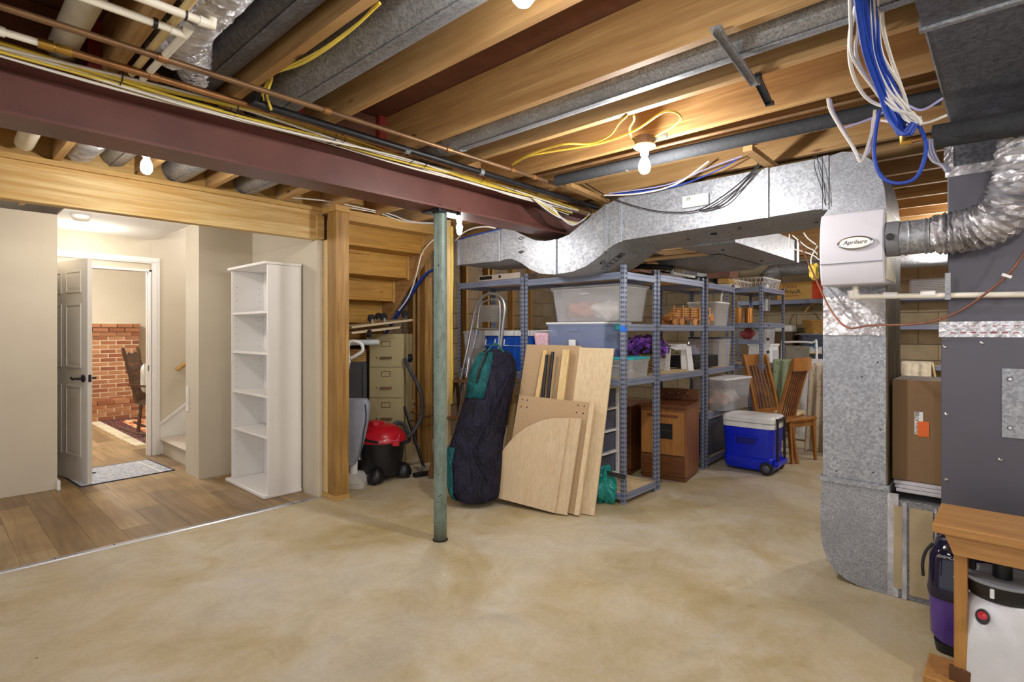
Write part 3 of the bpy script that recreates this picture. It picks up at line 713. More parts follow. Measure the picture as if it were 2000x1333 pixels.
# ------------------------------------------------------------------ furnace
fxx = 3.2
fu = thing('furnace', 'tall dark grey furnace cabinet at the right edge', 'furnace', (fxx, 0, 0))
obj('lower_cabinet', B(0, -.55, 0, .62, .254, 1.343), M['furnace'], fu, bevel=.004)
obj('upper_cabinet', B(.012, -.55, 1.40, .62, .232, 2.075), M['furnace'], fu, bevel=.004)
obj('foil_joint', MB().grid(lambda u, v: Vector((-.002-.003*random.random(), .262-.8*u, 1.335+.07*v)), 60, 5).box(0, -.55, 1.343, .6, .25, 1.40), M['tape'], fu, label='foil tape joint with red print', smooth=False)
tp = MB()
for k in range(22):
    yy = .22-.035*k; tp.box(-.0065, yy-.02, 1.352+.001*(k%3), -.006, yy, 1.356+.001*(k%3)).box(-.0065, yy-.018, 1.384, -.006, yy-.003, 1.387)
obj('tape_print', tp, plain('tape_red', '#a33a4a', .6), fu)
obj('bolted_plate', B(-.006, -.30, .90, 0, .045, 1.20), M['galv'], fu, bevel=.001, label='bolted sheet metal plate')
for zz in (.945, 1.155): obj('plate_bolt', MB().lathe([(.011,0),(.011,.004),(.007,.008)], (0,0,0), 6, Matrix.Translation((-.006, .018, zz)) @ Matrix.Rotation(-PI/2,4,'Y')), M['chrome'], fu)
for yy, zz in ((.24,1.29),(.11,1.31),(.235,.98),(.235,.68),(.235,.36),(.05,.80)): obj('cabinet_screw', MB().lathe([(.008,0),(.008,.003),(.004,.006)], (0,0,0), 8, Matrix.Translation((0, yy, zz)) @ Matrix.Rotation(-PI/2,4,'Y')), M['chrome'], fu)
obj('top_foil', MB().grid(lambda u, v: Vector((.006+.004*random.random(), .24-.8*u, 2.07+.045*v)), 50, 4), M['foil'], fu, label='foil tape along the cabinet top', smooth=False)
obj('plenum', B(.012, -.55, 2.0755, .62, .22, 2.285), M['galvu'], fu)
obj('plenum_foil', MB().grid(lambda u, v: Vector((.008+.004*random.random(), .245-.035*u, 2.1+.17*v)), 4, 14), M['foil'], fu, smooth=False)
# overhead duct
od = thing('overhead_duct', 'large dark spangled overhead duct above the furnace at top right', 'duct', (0, 0, 0))
obj('duct_section', MB().prism([(2.22,2.352),(3.82,2.287),(3.82,2.379),(2.22,2.379)], lambda a,b,t: (a,t,b), -.55, .216), M['galvu'], od)
obj('duct_section', MB().prism([(.9,2.335),(2.21,2.345),(2.21,2.379),(.9,2.379)], lambda a,b,t: (a,t,b), -.55, .222), M['galvu'], od)
obj('joint_flange', B(2.20, -.55, 2.335, 2.225, .232, 2.3795), M['galv'], od, bevel=.001)
obj('edge_flange', MB().prism([(2.226,2.350),(3.8,2.286),(3.8,2.292),(2.226,2.356)], lambda a,b,t: (a,t,b), .2165, .222), M['galv'], od)

# black insulated line in front of the plenum, copper riser
ip = thing('insulated_line', 'thick black foam insulated line crossing under the overhead duct', 'pipe', (0, 0, 0))
p = at(1822, 268, x=2.85); obj('foam_sleeve', MB().tube([p, p+Vector((-.02,-.7,-.03))], .048, 20), M['foam'], ip)
obj('copper_end', MB().tube([p+Vector((0,.001,0)), p+Vector((0,.09,0))], .011, 10), M['copper'], ip)
e0 = p+Vector((0,.09,0))
cr = thing('copper_riser', 'vertical copper pipe with an elbow behind the hanging blue cables', 'pipe', (0, 0, 0))
obj('riser', MB().tube([e0+Vector((0,.012,.015)), (e0.x, e0.y+.012, 2.379)], .011, 10), M['copper'], cr)
obj('elbow', MB().tube([e0+Vector((0,-.02,0)), e0+Vector((0,.012,0)), e0+Vector((0,.012,.04))], .015, 10), M['brass'], cr)
obj('paper_tag', B(e0.x-.013, e0.y+.0, 2.29, e0.x-.0115, e0.y+.022, 2.37), M['white'], cr)

# thin copper tubing loop in front of the trunk
tu = [at(1560, 470, x=3.5), at(1600, 560, x=3.3), at(1625, 610, x=3.2), at(1655, 640, x=3.15), at(1700, 636, x=3.15), at(1800, 632, x=3.14), at(1870, 610, x=3.13), at(1930, 570, x=3.11), at(1975, 530, x=3.11), at(2010, 480, x=3.10)]
cable('copper_tubing', 'thin copper tubing sagging across the trunk and furnace', tu, .005, plain('dull_tubing', '#8a5c4a', .45, .5), cat='tubing', k=8)
o = obj('cable_tag', MB().beam(at(1957,536,x=3.10), at(1976,542,x=3.10), .001, .012), M['white']); tag(o, 'small white tag on the thin copper tubing', 'tag')

# cardboard box and furnace filters on the boot
CB = plain('cardboard_brown', '#86694a', .8, var=.06, sc=4)
fl_ = thing('filter_stack', 'stack of white pleated filters lying on the boot under the carton', 'filters', (3.42, .255, .536))
z = 0
for k in range(3): obj('filter', MB().box(.01*k, -.0+.006*k, z, .38, .20+.006*k, z+.016), plain('filter_paper', '#c9c6cc', .9), fl_, bevel=.002); z += .0175
bo = thing('cardboard_carton', 'brown carton with an orange sticker standing beside the furnace', 'box', (3.46, .262, .59))
obj('carton', B(0, 0, 0, .34, .215, .52), CB, bo, bevel=.002)
obj('paper_label', B(-.0012, .085, .245, 0, .12, .36), M['white'], bo)
obj('orange_sticker', B(-.0022, .06, .235, -.0012, .108, .312), plain('orange_paper', '#f07030', .7), bo, label='orange sticker')
lettering('4788', .026, (-.0016, .109, .335), (-1,0,0), (0,1,0), M['black'], bo)
lettering('Aprilaire', .016, (-.0016, .113, .275), (-1,0,0), (0,1,0), M['black'], bo)

# ------------------------------------------------------------------ round ducts in the joist bays
def rduct(name, label, x, z, r, ya, yb, mat, n=24, cat='duct', seams=()):
    g = thing(name, label, cat, (x, 0, z)); obj('pipe', MB().tube([(0,ya,0),(0,yb,0)], r, n), mat, g)
    for s_ in seams: obj('crimp_ring', MB().tube([(0,s_,0),(0,s_+.04,0)], r+.003, n), M['galv'], g)
    obj('lap_seam', MB().beam((-.02, ya, -r-.001), (-.02, yb, -r-.001), .012, .003), mat, g)
    return g
rduct('round_duct', 'dark round metal duct in the bay beside the foil duct, top left', .83, 2.485, .082, -3, 2.72, M['galvu'])
rduct('round_duct', 'large round galvanized duct between joists at the top centre left', 1.145, 2.475, .10, -3, 2.72, M['galvd'])
g = rduct('round_duct', 'slim bright galvanized duct running above the metal strap', 2.055, 2.447, .075, -3, 2.42, M['galvs'], seams=(2.28,))
obj('duct_end', MB().tube([(0,2.421,0),(0,2.60,.03)], .068, 20), M['galvd'], g)
obj('tape_wrap', MB().tube([(0,2.30,0),(0,2.36,0)], .0785, 20, cap=False), M['tape'], g)
pt = [(.64,-3,2.43),(.64,1.9,2.43),(.66,2.2,2.44),(.74,2.40,2.46),(.80,2.55,2.47)]
pt = smooth(pt, 40); path = []
acc = 0
for a, b in zip(pt, pt[1:]):
    L = (b-a).length; n_ = max(1, int(L/.014))
    for i in range(n_): path.append(a.lerp(b, i/n_))
ff = thing('foil_flex_duct', 'crinkled foil flexible duct in the joist bay at top left', 'duct', (0, 0, 0))
obj('flex_sleeve', crinkle(MB().tube(path, .073, 22, radii=[.073+(.006 if i % 2 else -.005) for i in range(len(path))], cap=False), .0035), M['foil'], ff, smooth=False)
ff = thing('foil_flex_duct', 'foil flexible duct emerging over the header below the steel beam', 'duct', (0, 0, 0))
pt = smooth([(.50,2.95,2.46),(.57,3.25,2.45),(.62,3.6,2.45),(.66,3.9,2.46),(.66,4.18,2.47)], 16)
obj('flex_sleeve', crinkle(MB().tube(pt, .078, 22, radii=[.078+(.006 if i % 2 else -.004) for i in range(len(pt))], cap=False), .0035), M['foil'], ff, smooth=False)
rduct('round_duct', 'round galvanized duct over the header right of the small bulb', 1.20, 2.47, .09, 2.86, 4.24, M['galvd'])
rduct('round_duct', 'galvanized duct over the header left of the small bulb', .85, 2.49, .075, 2.86, 4.24, M['galvs'])
rduct('round_duct', 'dull round duct above the white bookcase end of the header', 1.66, 2.47, .09, 2.86, 4.24, M['galvd'])

# pipes
def pipe(name, label, pts, r, mat, group=None, n=12, cat='pipe', clips=()):
    g = thing(name, label, cat, (0,0,0), group=group); obj('pipe', MB().tube(pts, r, n), mat, g)
    for c in clips: obj('clip', MB().tube([Vector(c[0]), Vector(c[1])], r+.004, n), c[2], g)
    return g
g = pipe('large_drain_pipe', 'large dirty white drain pipe crossing over the beam at top left', [(.375,.8,2.46),(.375,2.70,2.455),(.40,2.95,2.45),(.41,4.17,2.44)], .046, M['pvcdirty'], n=20)
obj('coupling', MB().tube([(.375,2.0,2.46),(.375,2.13,2.46)], .052, 20), M['pvc'], g)
c1 = [(-3,2.225,2.33),(2.95,2.225,2.33)]
pipe('copper_pipe', 'aged copper pipe, the upper one of the pair along the steel beam', c1, .0115, M['bronze'], clips=[((x,2.225,2.33),(x+.03,2.225,2.33),M['copper']) for x in (.57,1.2,1.9,2.4,2.6)])
pipe('copper_pipe', 'bright copper pipe, the lower one just above the yellow cables', [(.36,2.41,2.33),(1.15,2.415,2.33),(3.3,2.42,2.33)], .0135, M['copper'], clips=[((x,2.41,2.33),(x+.03,2.41,2.33),M['copper']) for x in (.59,1.4)])
g = pipe('white_feed_pipe', 'white plastic pipe joined by brass to the copper pipe', [(-2,2.41,2.33),(.28,2.41,2.33)], .0125, M['pvc'])
obj('brass_coupling', MB().tube([(.27,2.41,2.33),(.31,2.41,2.33),(.315,2.41,2.33),(.36,2.41,2.33)], .019, 12, radii=[.017,.019,.015,.018]), M['brass'], g, label='brass coupling')
obj('coupling', MB().tube([(.10,2.41,2.33),(.19,2.41,2.33)], .0165, 12), M['pvc'], g)
g = pipe('gas_pipe', 'black iron gas pipe running beside the copper pipes to the duct', [(.99,2.375,2.33),(3.6,2.41,2.33)], .017, M['blackmetal'], clips=[((x,2.39,2.33),(x+.03,2.39,2.33),M['galv']) for x in (1.75,2.3)])
obj('elbow', MB().tube([(.98,2.375,2.36),(.965,2.375,2.33),(1.03,2.375,2.33)], .024, 12), M['blackmetal'], g)
x0 = .36
g = pipe('white_pipe', 'thin white plastic pipe with an elbow, lower of the two at top left', [(-1,2.0,2.335),(.56,2.0,2.335)], .0125, M['pvc'], clips=[((.50,2.0,2.335),(.512,2.0,2.335),M['black'])])
obj('elbow', MB().tube([(.55,2.0,2.335),(.592,2.0,2.335),(.592,1.965,2.345)], .0165, 12), M['pvc'], g)
obj('return_run', MB().tube([(.592,2.01,2.335),(.592,2.50,2.345)], .0125, 12), M['pvc'], g)
g = pipe('white_pipe', 'thin white plastic pipe with an upturned elbow, upper one at top left', [(-1,1.88,2.335),(.60,1.88,2.335)], .0125, M['pvc'], clips=[((.555,1.88,2.335),(.56,1.88,2.335),M['blackmetal'])])
obj('elbow', MB().tube([(.595,1.88,2.335),(.632,1.88,2.335),(.632,1.88,2.37)], .0165, 12), M['pvc'], g)
obj('riser', MB().tube([(.632,1.88,2.35),(.632,1.88,2.56)], .0125, 12), M['pvc'], g)
g = pipe('beige_pipe', 'yellowed plastic pipe running into the joist bay beside the foil duct', [(.555,.8,2.36),(.555,2.50,2.352)], .0125, plain('aged_pvc', '#cdb582', .5))
g = pipe('foam_pipe', 'black foam insulated pipe hanging under the joists beside the bulb', [(2.765,2.16,2.325),(2.80,1.1,2.325),(2.84,.225,2.325)], .034, M['foam'], n=16)
obj('foam_joint', MB().tube([(2.785,1.66,2.325),(2.786,1.65,2.325)], .036, 16), M['galvd'], g)
pipe('copper_pipe', 'slim copper pipe just above the black foam insulated pipe', [(2.70,2.3,2.36),(2.72,1.1,2.36),(2.75,.225,2.36)], .0095, M['bronze'])

# ------------------------------------------------------------------ cables along the beam
def beamcable(i, mat, colour, label, ys, zs, x0=-1.0, x1=3.5):
    pts = []; n_ = 26
    for k in range(n_+1):
        x = x0+(x1-x0)*k/n_; pts.append((x, ys(x), zs(x)))
    cable(colour+'_cable', label, pts, .0055 if colour == 'yellow' else .006, mat, 'cable bundle along the steel beam', k=3)
lab = {'yellow': 'yellow cable tied in the bundle along the top of the steel beam', 'white': 'white cable tied in the bundle along the top of the steel beam', 'dark': 'black cable tied in the bundle along the top of the steel beam'}
random.seed(3)
for i in range(12):
    colr = ['yellow','white','yellow','white','yellow','dark','yellow','white','yellow','dark','yellow','white'][i]
    mat = {'yellow': M['yellow'], 'white': M['whitecab'], 'dark': M['darkcab']}[colr]
    ph = random.random()*6; am = .016+.016*random.random(); b0 = 2.50+.011*i
    beamcable(i, mat, colr, lab[colr],
        lambda x, ph=ph, am=am, b0=b0: b0*.55+2.555*.45+am*math.sin(x*2.7+ph)*(0.6+.4*math.sin(x*1.1+ph)),
        lambda x, ph=ph, i=i: 2.345-.008*(i % 4)+.011*math.sin(x*3.9+ph*2)-.03*max(0, x-2.2)*.6)
for k, x in enumerate((.53,.95,1.42,1.47,1.9,2.0,2.45,2.75)):
    tag(obj('cable_tie', MB().tube([(x+.002*math.cos(a), 2.555+.052*math.cos(a), 2.345-.012*max(0,x-2.2)+.028*math.sin(a)) for a in [j*PI/8 for j in range(16)]], .0025, 4, closed=True), M['black']), 'black cable tie around the bundle on the steel beam', 'cable tie', 'cable ties on the beam bundle')
# drooping ends going down into the duct dip
for k, (a, colr) in enumerate(((0, 'white'), (1, 'white'), (2, 'yellow'), (3, 'white'), (4, 'dark'))):
    pts = [(2.95,2.56,2.33), at(1078,405+4*k,y=2.5), at(1095+4*k,425+2*k,y=2.48), at(1118+5*k,440-2*k,y=2.47), at(1140+4*k,430-4*k,y=2.46)]
    cable(colr+'_cable', {'white': 'white cable drooping off the beam end toward the duct dip', 'yellow': 'yellow cable end curling down by the duct dip', 'dark': 'dark cable curling down by the duct dip'}[colr], pts, .005, M['whitecab'] if colr == 'white' else M['yellow'] if colr == 'yellow' else M['darkcab'], 'white cable ends' if colr == 'white' else None)

# yellow cables in the upper left bay
for k in range(2):
    pts = [at(742-6*k, 6, x=.99), at(700+6*k, 45-4*k, x=.99), at(640+5*k, 90, x=.98), at(590, 118+6*k, x=.97), at(540-4*k, 140+3*k, x=.965), at(524+6*k, 158, x=.99), at(513+9*k, 185, x=.99), at(520+10*k, 215, x=1.02)]
    cable('yellow_cable', ['yellow cable along the joist at top left, outer loop', 'yellow cable along the joist at top left, inner strand'][k], pts, .0055, M['yellow'])

# ------------------------------------------------------------------ ceiling lamps
def bulb(loc, label, full=True, r=.032):
    g = thing('ceiling_lamp', label, 'lamp', loc)
    if full:
        obj('junction_box', MB().lathe([(.052,0),(.052,-.04),(.05,-.042)], n=8), plain('brown_box', '#6d5048', .5), g, label='brown junction box')
        obj('mount_tab', B(.01, -.12, -.03, .02, -.04, -.005), M['bracket'], g)
    obj('lamp_holder', MB().lathe([(.055,-.043),(.058,-.052),(.045,-.062),(.024,-.07),(.022,-.095)], n=24), M['white'], g)
    obj('light_bulb', MB().lathe([(.014,-.095),(.016,-.11),(.026,-.13),(r,-.155),(r*.9,-.175),(r*.55,-.19),(.004,-.194)], n=20), M['emit'], g, label='glowing white bulb')
    return g
bulb((2.575, 1.43, 2.379), 'lit bare bulb in a porcelain holder under the joists, centre right')
bulb((1.03, .91, 2.372), 'lit bare bulb at the top edge of the photo, under the joists')
bulb((.86, 3.56, 2.43), 'lit bare bulb between the steel beam and the header', r=.03)
bulb((2.83, 3.16, 2.30), 'lit bare bulb just right of the green column top', full=False, r=.022)
# yellow romex by the lamp
YC = [[(1000,322),(1030,306),(1080,296),(1130,288),(1180,278),(1240,255),(1290,222),(1315,218),(1330,230),(1318,244),(1288,262),(1277,268)],
      [(1004,318),(1040,300),(1100,282),(1150,281),(1190,265),(1210,240),(1225,226)],
      [(1238,226),(1238,236),(1230,250),(1232,265),(1240,275)]]
for k, pl in enumerate(YC):
    zz = 2.37
    pts = [at(u, v, z=zz+.004*k) for u, v in pl]
    cable('yellow_cable', ['long yellow cable sweeping to the bulb and looping beside it', 'yellow cable rising between joists before the bulb', 'short yellow cable curling into the junction box'][k], pts, .0055, M['yellow'])

# metal bridging straps
def strap(label, a, b, mat):
    g = thing('bridging_strap', label, 'bracket', (0,0,0)); a, b = Vector(a), Vector(b); d = (b-a).normalized(); s_ = d.cross(Vector((0,0,1))).normalized()
    obj('channel_web', MB().beam(a, b, .03, .0025), mat, g)
    for q in (-1, 1): obj('channel_lip', MB().beam(a+s_*q*.014+Vector((0,0,-.006)), b+s_*q*.014+Vector((0,0,-.006)), .0025, .012), mat, g)
    for q in (a, b): obj('end_tab', MB().beam(q-d*.015, q+d*.015, .036, .012), mat, g)
strap('bent galvanized bridging strap hanging below the slim duct', at(1400,58,z=2.365), at(1474,162,z=2.345), M['bracket'])
strap('dark bridging strap just right of the galvanized one', at(1478,150,z=2.37), at(1503,202,z=2.375), M['blackmetal'])
o = obj('wood_cleat', MB().beam(at(1460,290,z=2.36), at(1515,330,z=2.345), .05, .03), M['joist']); tag(o, 'short wood cleat from the joist to the top of the wide duct', 'cleat')
o = obj('wood_cleat', MB().beam(at(1110,362,z=2.36), at(1185,395,z=2.34), .05, .03), M['joist']); tag(o, 'wood cleat from the pipe end to the duct curve', 'cleat')

# white, blue and dark cables over the wide duct
CL = [('white_cable','white cable draped between joists above the wide duct',[(1180,382),(1250,378),(1320,360),(1385,315)],'whitecab',.006),
      ('blue_cable','blue cable running with the white one above the wide duct',[(1190,378),(1300,362),(1380,330),(1450,305)],'lilac',.0045),
      ('blue_cable','lower blue cable above the wide duct',[(1200,380),(1310,366),(1390,338),(1440,312)],'bluecab',.004)]
for n_, l_, pl, m_, r_ in CL: cable(n_, l_, [at(u,v,x=3.33) for u,v in pl], r_, M[m_])
DK = [[(1130,350),(1190,385),(1260,408),(1320,415),(1370,408),(1430,370),(1480,325)],[(1365,412),(1400,402),(1440,370),(1470,335),(1482,318)],[(1372,412),(1415,398),(1450,362),(1485,322)]]
for k, pl in enumerate(DK): cable('black_cable', ['long black cable sagging across the front of the wide duct','short black cable from the control box up to the joists','second short black cable beside the control box'][k], [at(u,v,x=3.35) for u,v in pl], .004, M['darkcab'])
for k, pl in enumerate(([(1590,300),(1592,330),(1605,370),(1612,400)],[(1592,302),(1602,325),(1610,365),(1613,402)])):
    cable('thin_wire', ['thin dark wire down the trunk elbow, left one','thin dark wire down the trunk elbow, right one'][k], [at(u,v,x=3.36) for u,v in pl], .002, M['darkcab'])

# hanging network cables
def hang(name, label, pl, mat, r, dx=0, group=None):
    pts = []
    for u, v in pl:
        x = 2.0+.45*min(1, v/200)+dx; pts.append(at(u, v, x=x))
    cable(name, label, pts, r, M[mat], group, k=6, n=6)
random.seed(11)
for k in range(7):
    j = lambda a: random.uniform(-a, a)
    hang('blue_cable', 'blue network cable in the thick bundle hanging from the joists', [(1670+6*k,-25),(1678+5*k+j(4),40),(1690+4*k+j(6),110),(1712+6*k+j(6),180),(1735+5*k+j(6),230),(1765+j(10),262),(1785+j(6),240)], 'bluecab', .0068, .018*k-.11, 'blue cables in the hanging bundle')
for k in range(8):
    hang('white_cable', 'white network cable in the thick bundle hanging from the joists', [(1660+9*k,-25),(1664+9*k+j(5),50),(1672+9*k+j(8),110),(1700+9*k+j(8),170),(1740+5*k+j(6),210),(1780+j(8),228+j(12)),(1800,236+j(8))], 'whitecab', .0058, .018*k-.10, 'white cables in the hanging bundle')
hang('white_cable', 'white cable making the wide outer loop left of the blue bundle', [(1672,10),(1660,70),(1662,130),(1680,175),(1705,200),(1745,212)], 'whitecab', .0065, -.06)
hang('white_cable', 'white cable dropping to a point below the blue bundle', [(1617,192),(1622,215),(1645,255),(1668,290),(1680,315),(1690,300),(1705,250),(1709,215)], 'whitecab', .006, .0)
hang('lilac_cable', 'lilac cable twisted beside the dropping white cable', [(1621,193),(1628,220),(1652,262),(1676,305),(1692,302),(1700,282),(1706,230)], 'lilac', .0055, .01)
hang('blue_cable', 'blue cable forming the big lowest loop in front of the joists', [(1718,215),(1710,260),(1708,310),(1722,345),(1750,358),(1785,350),(1803,320),(1808,280),(1795,245)], 'bluecab', .0065, -.02)
hang('blue_cable', 'pale blue cable running to the overhead duct edge', [(1650,250),(1700,232),(1760,205),(1800,215),(1842,192)], 'lilac', .0045, .15)
hang('white_cable', 'white cable running to the overhead duct edge', [(1720,235),(1770,242),(1810,240),(1850,225)], 'whitecab', .005, .15)
for k in range(5):
    hang('grey_cable', 'silvery cable in the short bunch by the foil taped corner', [(1812+2*k,272),(1812+3*k,295),(1822+4*k,315+2*k),(1838+2*k,322),(1848+2*k,335)], 'lilac' if k % 2 else 'alu', .005, .3+.01*k, 'silvery cables by the plenum corner')

# ================================================================== storage: grey boltless shelving
M['rack'] = plain('rack_paint', '#8890a8', .42, .25, var=.07, sc=5)
M['rackd'] = plain('rack_dark', '#50535f', .45, .35, var=.1)
M['chip'] = plain('particle_board', '#cdb48c', .85, var=.12, sc=60)
M['hole'] = plain('slot_dark', '#15161a', .9)
def postmesh(H, holes=True):
    m = MB().box(0,0,0,.036,.0022,H).box(0,.0022,0,.0022,.036,H); h = MB()
    if holes:
        z = .03
        while z < H-.03:
            for a in (.011, .027):
                for q, sgn in ((-.0006, 0), (.0026, 1)): h.add([(a-.004,q,z+.006),(a,q,z+.013),(a+.004,q,z+.006),(a+.002,q,z-.008),(a-.002,q,z-.008)], [(0,1,2,3,4)])
                for q in (-.0006, .0026): h.add([(q,a-.004,z+.006),(q,a,z+.013),(q,a+.004,z+.006),(q,a+.002,z-.008),(q,a-.002,z-.008)], [(0,1,2,3,4)])
            z += .038
    return m.mesh('post'), h.mesh('keyholes')
POST = {}
def shelf_unit(label, loc, rz, L, D, H, levels, mat='rack', sidebars=(), front_skip=(), group=None):
    g = thing('shelving_unit', label, 'shelving', loc, rz, group)
    if H not in POST: POST[H] = postmesh(H)
    pm, hm = POST[H]
    for x, y, a in ((0,0,0), (L,0,PI/2), (L,D,PI), (0,D,-PI/2)):
        m2 = pm.copy() if not pm.materials else pm
        if not pm.materials: pm.materials.append(M[mat]); m2 = pm
        o = bpy.data.objects.new('post', m2); COL.objects.link(o); o.parent = g; o.location = (x, y, 0); o.rotation_euler = (0, 0, a)
        if not hm.materials: hm.materials.append(M['hole'])
        h = bpy.data.objects.new('keyholes', hm); COL.objects.link(h); h.parent = o; h['kind'] = 'stuff'
    def bar(p, q, z, n, nx):   # channel beam with a stepped profile
        m = MB(); m.beam((p[0],p[1],z-.028), (q[0],q[1],z-.028), .003, .056)
        off = Vector((n[0], n[1], 0)); 
        m.beam(Vector((p[0],p[1],z-.012))+off*.004, Vector((q[0],q[1],z-.012))+off*.004, .006, .02)
        m.beam(Vector((p[0],p[1],z-.045))+off*.004, Vector((q[0],q[1],z-.045))+off*.004, .006, .016)
        obj('beam', m, M[mat], g)
    for z in levels:
        if z not in front_skip: bar((.037,.001), (L-.037,.001), z, (0,-1), 0)
        bar((.037,D-.001), (L-.037,D-.001), z, (0,1), 0)
        bar((.001,.037), (.001,D-.037), z, (-1,0), 0); bar((L-.001,.037), (L-.001,D-.037), z, (1,0), 0)
        obj('shelf_board', B(.006,.006,z-.014,L-.006,D-.006,z-.001), M['chip'], g)
    for z, s_ in sidebars:
        x = 0.001 if s_ < 0 else L-.001; bar((x,.037), (x,D-.037), z, (s_,0), 0)
    return g
# rz=-90deg puts local x along -Y: origin is the far-left front corner seen from the aisle
shelf_unit('grey steel shelving unit with the aluminium ladder leaning on it', (3.738, 4.20, 0), -PI/2, .90, .52, 1.86, (.09, .985, 1.85))
shelf_unit('grey steel shelving unit with blue tape on its corner post', (3.738, 3.285, 0), -PI/2, 1.035, .52, 1.885, (.09, .985, 1.83), sidebars=((1.42, 1),))
shelf_unit('grey steel shelving unit holding the toy stove and the toy truck', (4.285, 2.25, 0), 0, .94, .52, 1.885, (.985, 1.42, 1.85))
shelf_unit('grey steel shelving unit with the tote of doll parts', (5.31, 2.26, 0), math.radians(3), .86, .5, 1.885, (.09, .55, .985, 1.42, 1.85))
shelf_unit('dark grey shelving unit under the white wire basket', (6.50, 2.12, 0), 0, .82, .42, 1.90, (.985, 1.46, 1.87), mat='rack', sidebars=((1.27,-1),))
shelf_unit('long grey shelving unit along the back block wall with the keyboard carton', (8.0, 2.95, 0), -PI/2, 1.75, .46, 1.80, (.09, .965, 1.79))
shelf_unit('grey back wall shelving unit seen between the trunk and the furnace', (8.0, 1.15, 0), -PI/2, 1.35, .46, 1.80, (.09, .965, 1.44, 1.79))
o = obj('blue_tape', MB().box(3.7340, 2.243, 1.36, 3.7372, 2.285, 1.405).box(3.7375, 2.2430, 1.36, 3.765, 2.2455, 1.39), plain('blue_tape', '#1f6fe8', .6)); tag(o, 'strip of bright blue tape on the nearest shelf post', 'tape')

# ------------------------------------------------------------------ containers
def clear(name, col, alpha=.45, rough=.25):
    t = NT(name); t.b.inputs['Alpha'].default_value = alpha; return t.done(col, rough)
M['clr'] = clear('clear_plastic', '#cfd2d8', .28); M['clrb'] = clear('blue_clear_plastic', '#a3b2da', .36); M['frost'] = clear('frosted_plastic', '#dcdce0', .24, .3)
M['clrd'] = clear('grey_clear_plastic', '#5c6378', .75); M['lidw'] = plain('white_lid', '#eceef0', .4); M['teal'] = plain('teal_lid', '#2fb0b8', .4)
M['lidg'] = plain('grey_lid', '#53586a', .45)
CLOTH = {}
def cloth(c):
    if c not in CLOTH: CLOTH[c] = plain('cloth', c, .95, var=.2, sc=14, bump=.4, bsc=25)
    return CLOTH[c]
CR = ANG-PI/2     # heading of an object facing the camera
def tote(label, loc, rz, L, D, H, body, lid, latch=None, name='storage_tote', group=None, lidlab=None):
    g = thing(name, label, 'storage box', loc, rz, group); m = MB(); t_ = .003; k = .90
    def ring(s, z, e=0): a, b = L/2*s-e, D/2*s-e; c = .018; return [Vector(p) for p in ((-a+c,-b,z),(a-c,-b,z),(a,-b+c,z),(a,b-c,z),(a-c,b,z),(-a+c,b,z),(-a,b-c,z),(-a,-b+c,z))]
    m.loft([ring(k, 0), ring(1, H-.02), ring(1, H-.02, .004), ring(k, .004, .004)], False, False)
    m.add(ring(k, 0), [(7,6,5,4,3,2,1,0)])
    obj('tub', m, body, g)
    rm = MB(); rm.loft([ring(1.0, H-.034, -.001), ring(1.03, H-.030), ring(1.03, H-.018), ring(1.0, H-.016, -.001)], False, False); obj('rim', rm, body, g)
    l = MB(); l.loft([ring(1.04, H-.016), ring(1.05, H-.004), ring(1.03, H), ring(.90, H+.001), ring(.88, H-.004)], False, True); obj('lid', l, lid, g, label=lidlab)
    hd_ = MB().box(-.05, -D/2-.008, H-.075, .05, -D/2+.001, H-.06); obj('handle', hd_, body, g)
    if latch:
        for s_ in (-1, 1): obj('latch', B(s_*(L/2+.004)-.006, -.035, H-.07, s_*(L/2+.004)+.006, .035, H+.004), latch, g, bevel=.002)
    return g
def lump(name, label, cat, c, r, mat, seed, squash=(1,1,1), group=None, amp=.25, n=14):
    random.seed(seed); ph = [random.random()*6 for _ in range(6)]; m = MB(); vs = []
    for i in range(n+1):
        th = PI*i/n
        for j in range(2*n):
            f = 2*PI*j/(2*n); k = 1+amp*(.5*math.sin(3*f+ph[0]+2*th)+.35*math.sin(5*f+ph[1]-3*th)+.3*math.sin(4*th+ph[2]))
            vs.append((r*k*math.sin(th)*math.cos(f)*squash[0], r*k*math.sin(th)*math.sin(f)*squash[1], r*k*math.cos(th)*squash[2]))
    N = 2*n; m.add(vs, [(i*N+j, i*N+(j+1)%N, (i+1)*N+(j+1)%N, (i+1)*N+j) for i in range(n) for j in range(N)], True)
    o = obj(name, m, mat); o.location = c; return tag(o, label, cat, group)
def carton(name, label, loc, rz, L, D, H, mat, cat='box', tape=True, group=None):
    g = thing(name, label, cat, loc, rz, group); obj('body', B(-L/2,-D/2,0,L/2,D/2,H), mat, g, bevel=.002)
    obj('flap_seam', B(-L/2+.002,-.0015,H,L/2-.002,.0015,H+.001), M['hole'], g)
    if tape: obj('packing_tape', B(-L/2+.001,-.022,H+.0011,L/2-.001,.022,H+.0016), plain('tape_tan', '#a98d5c', .3), g)
    return g

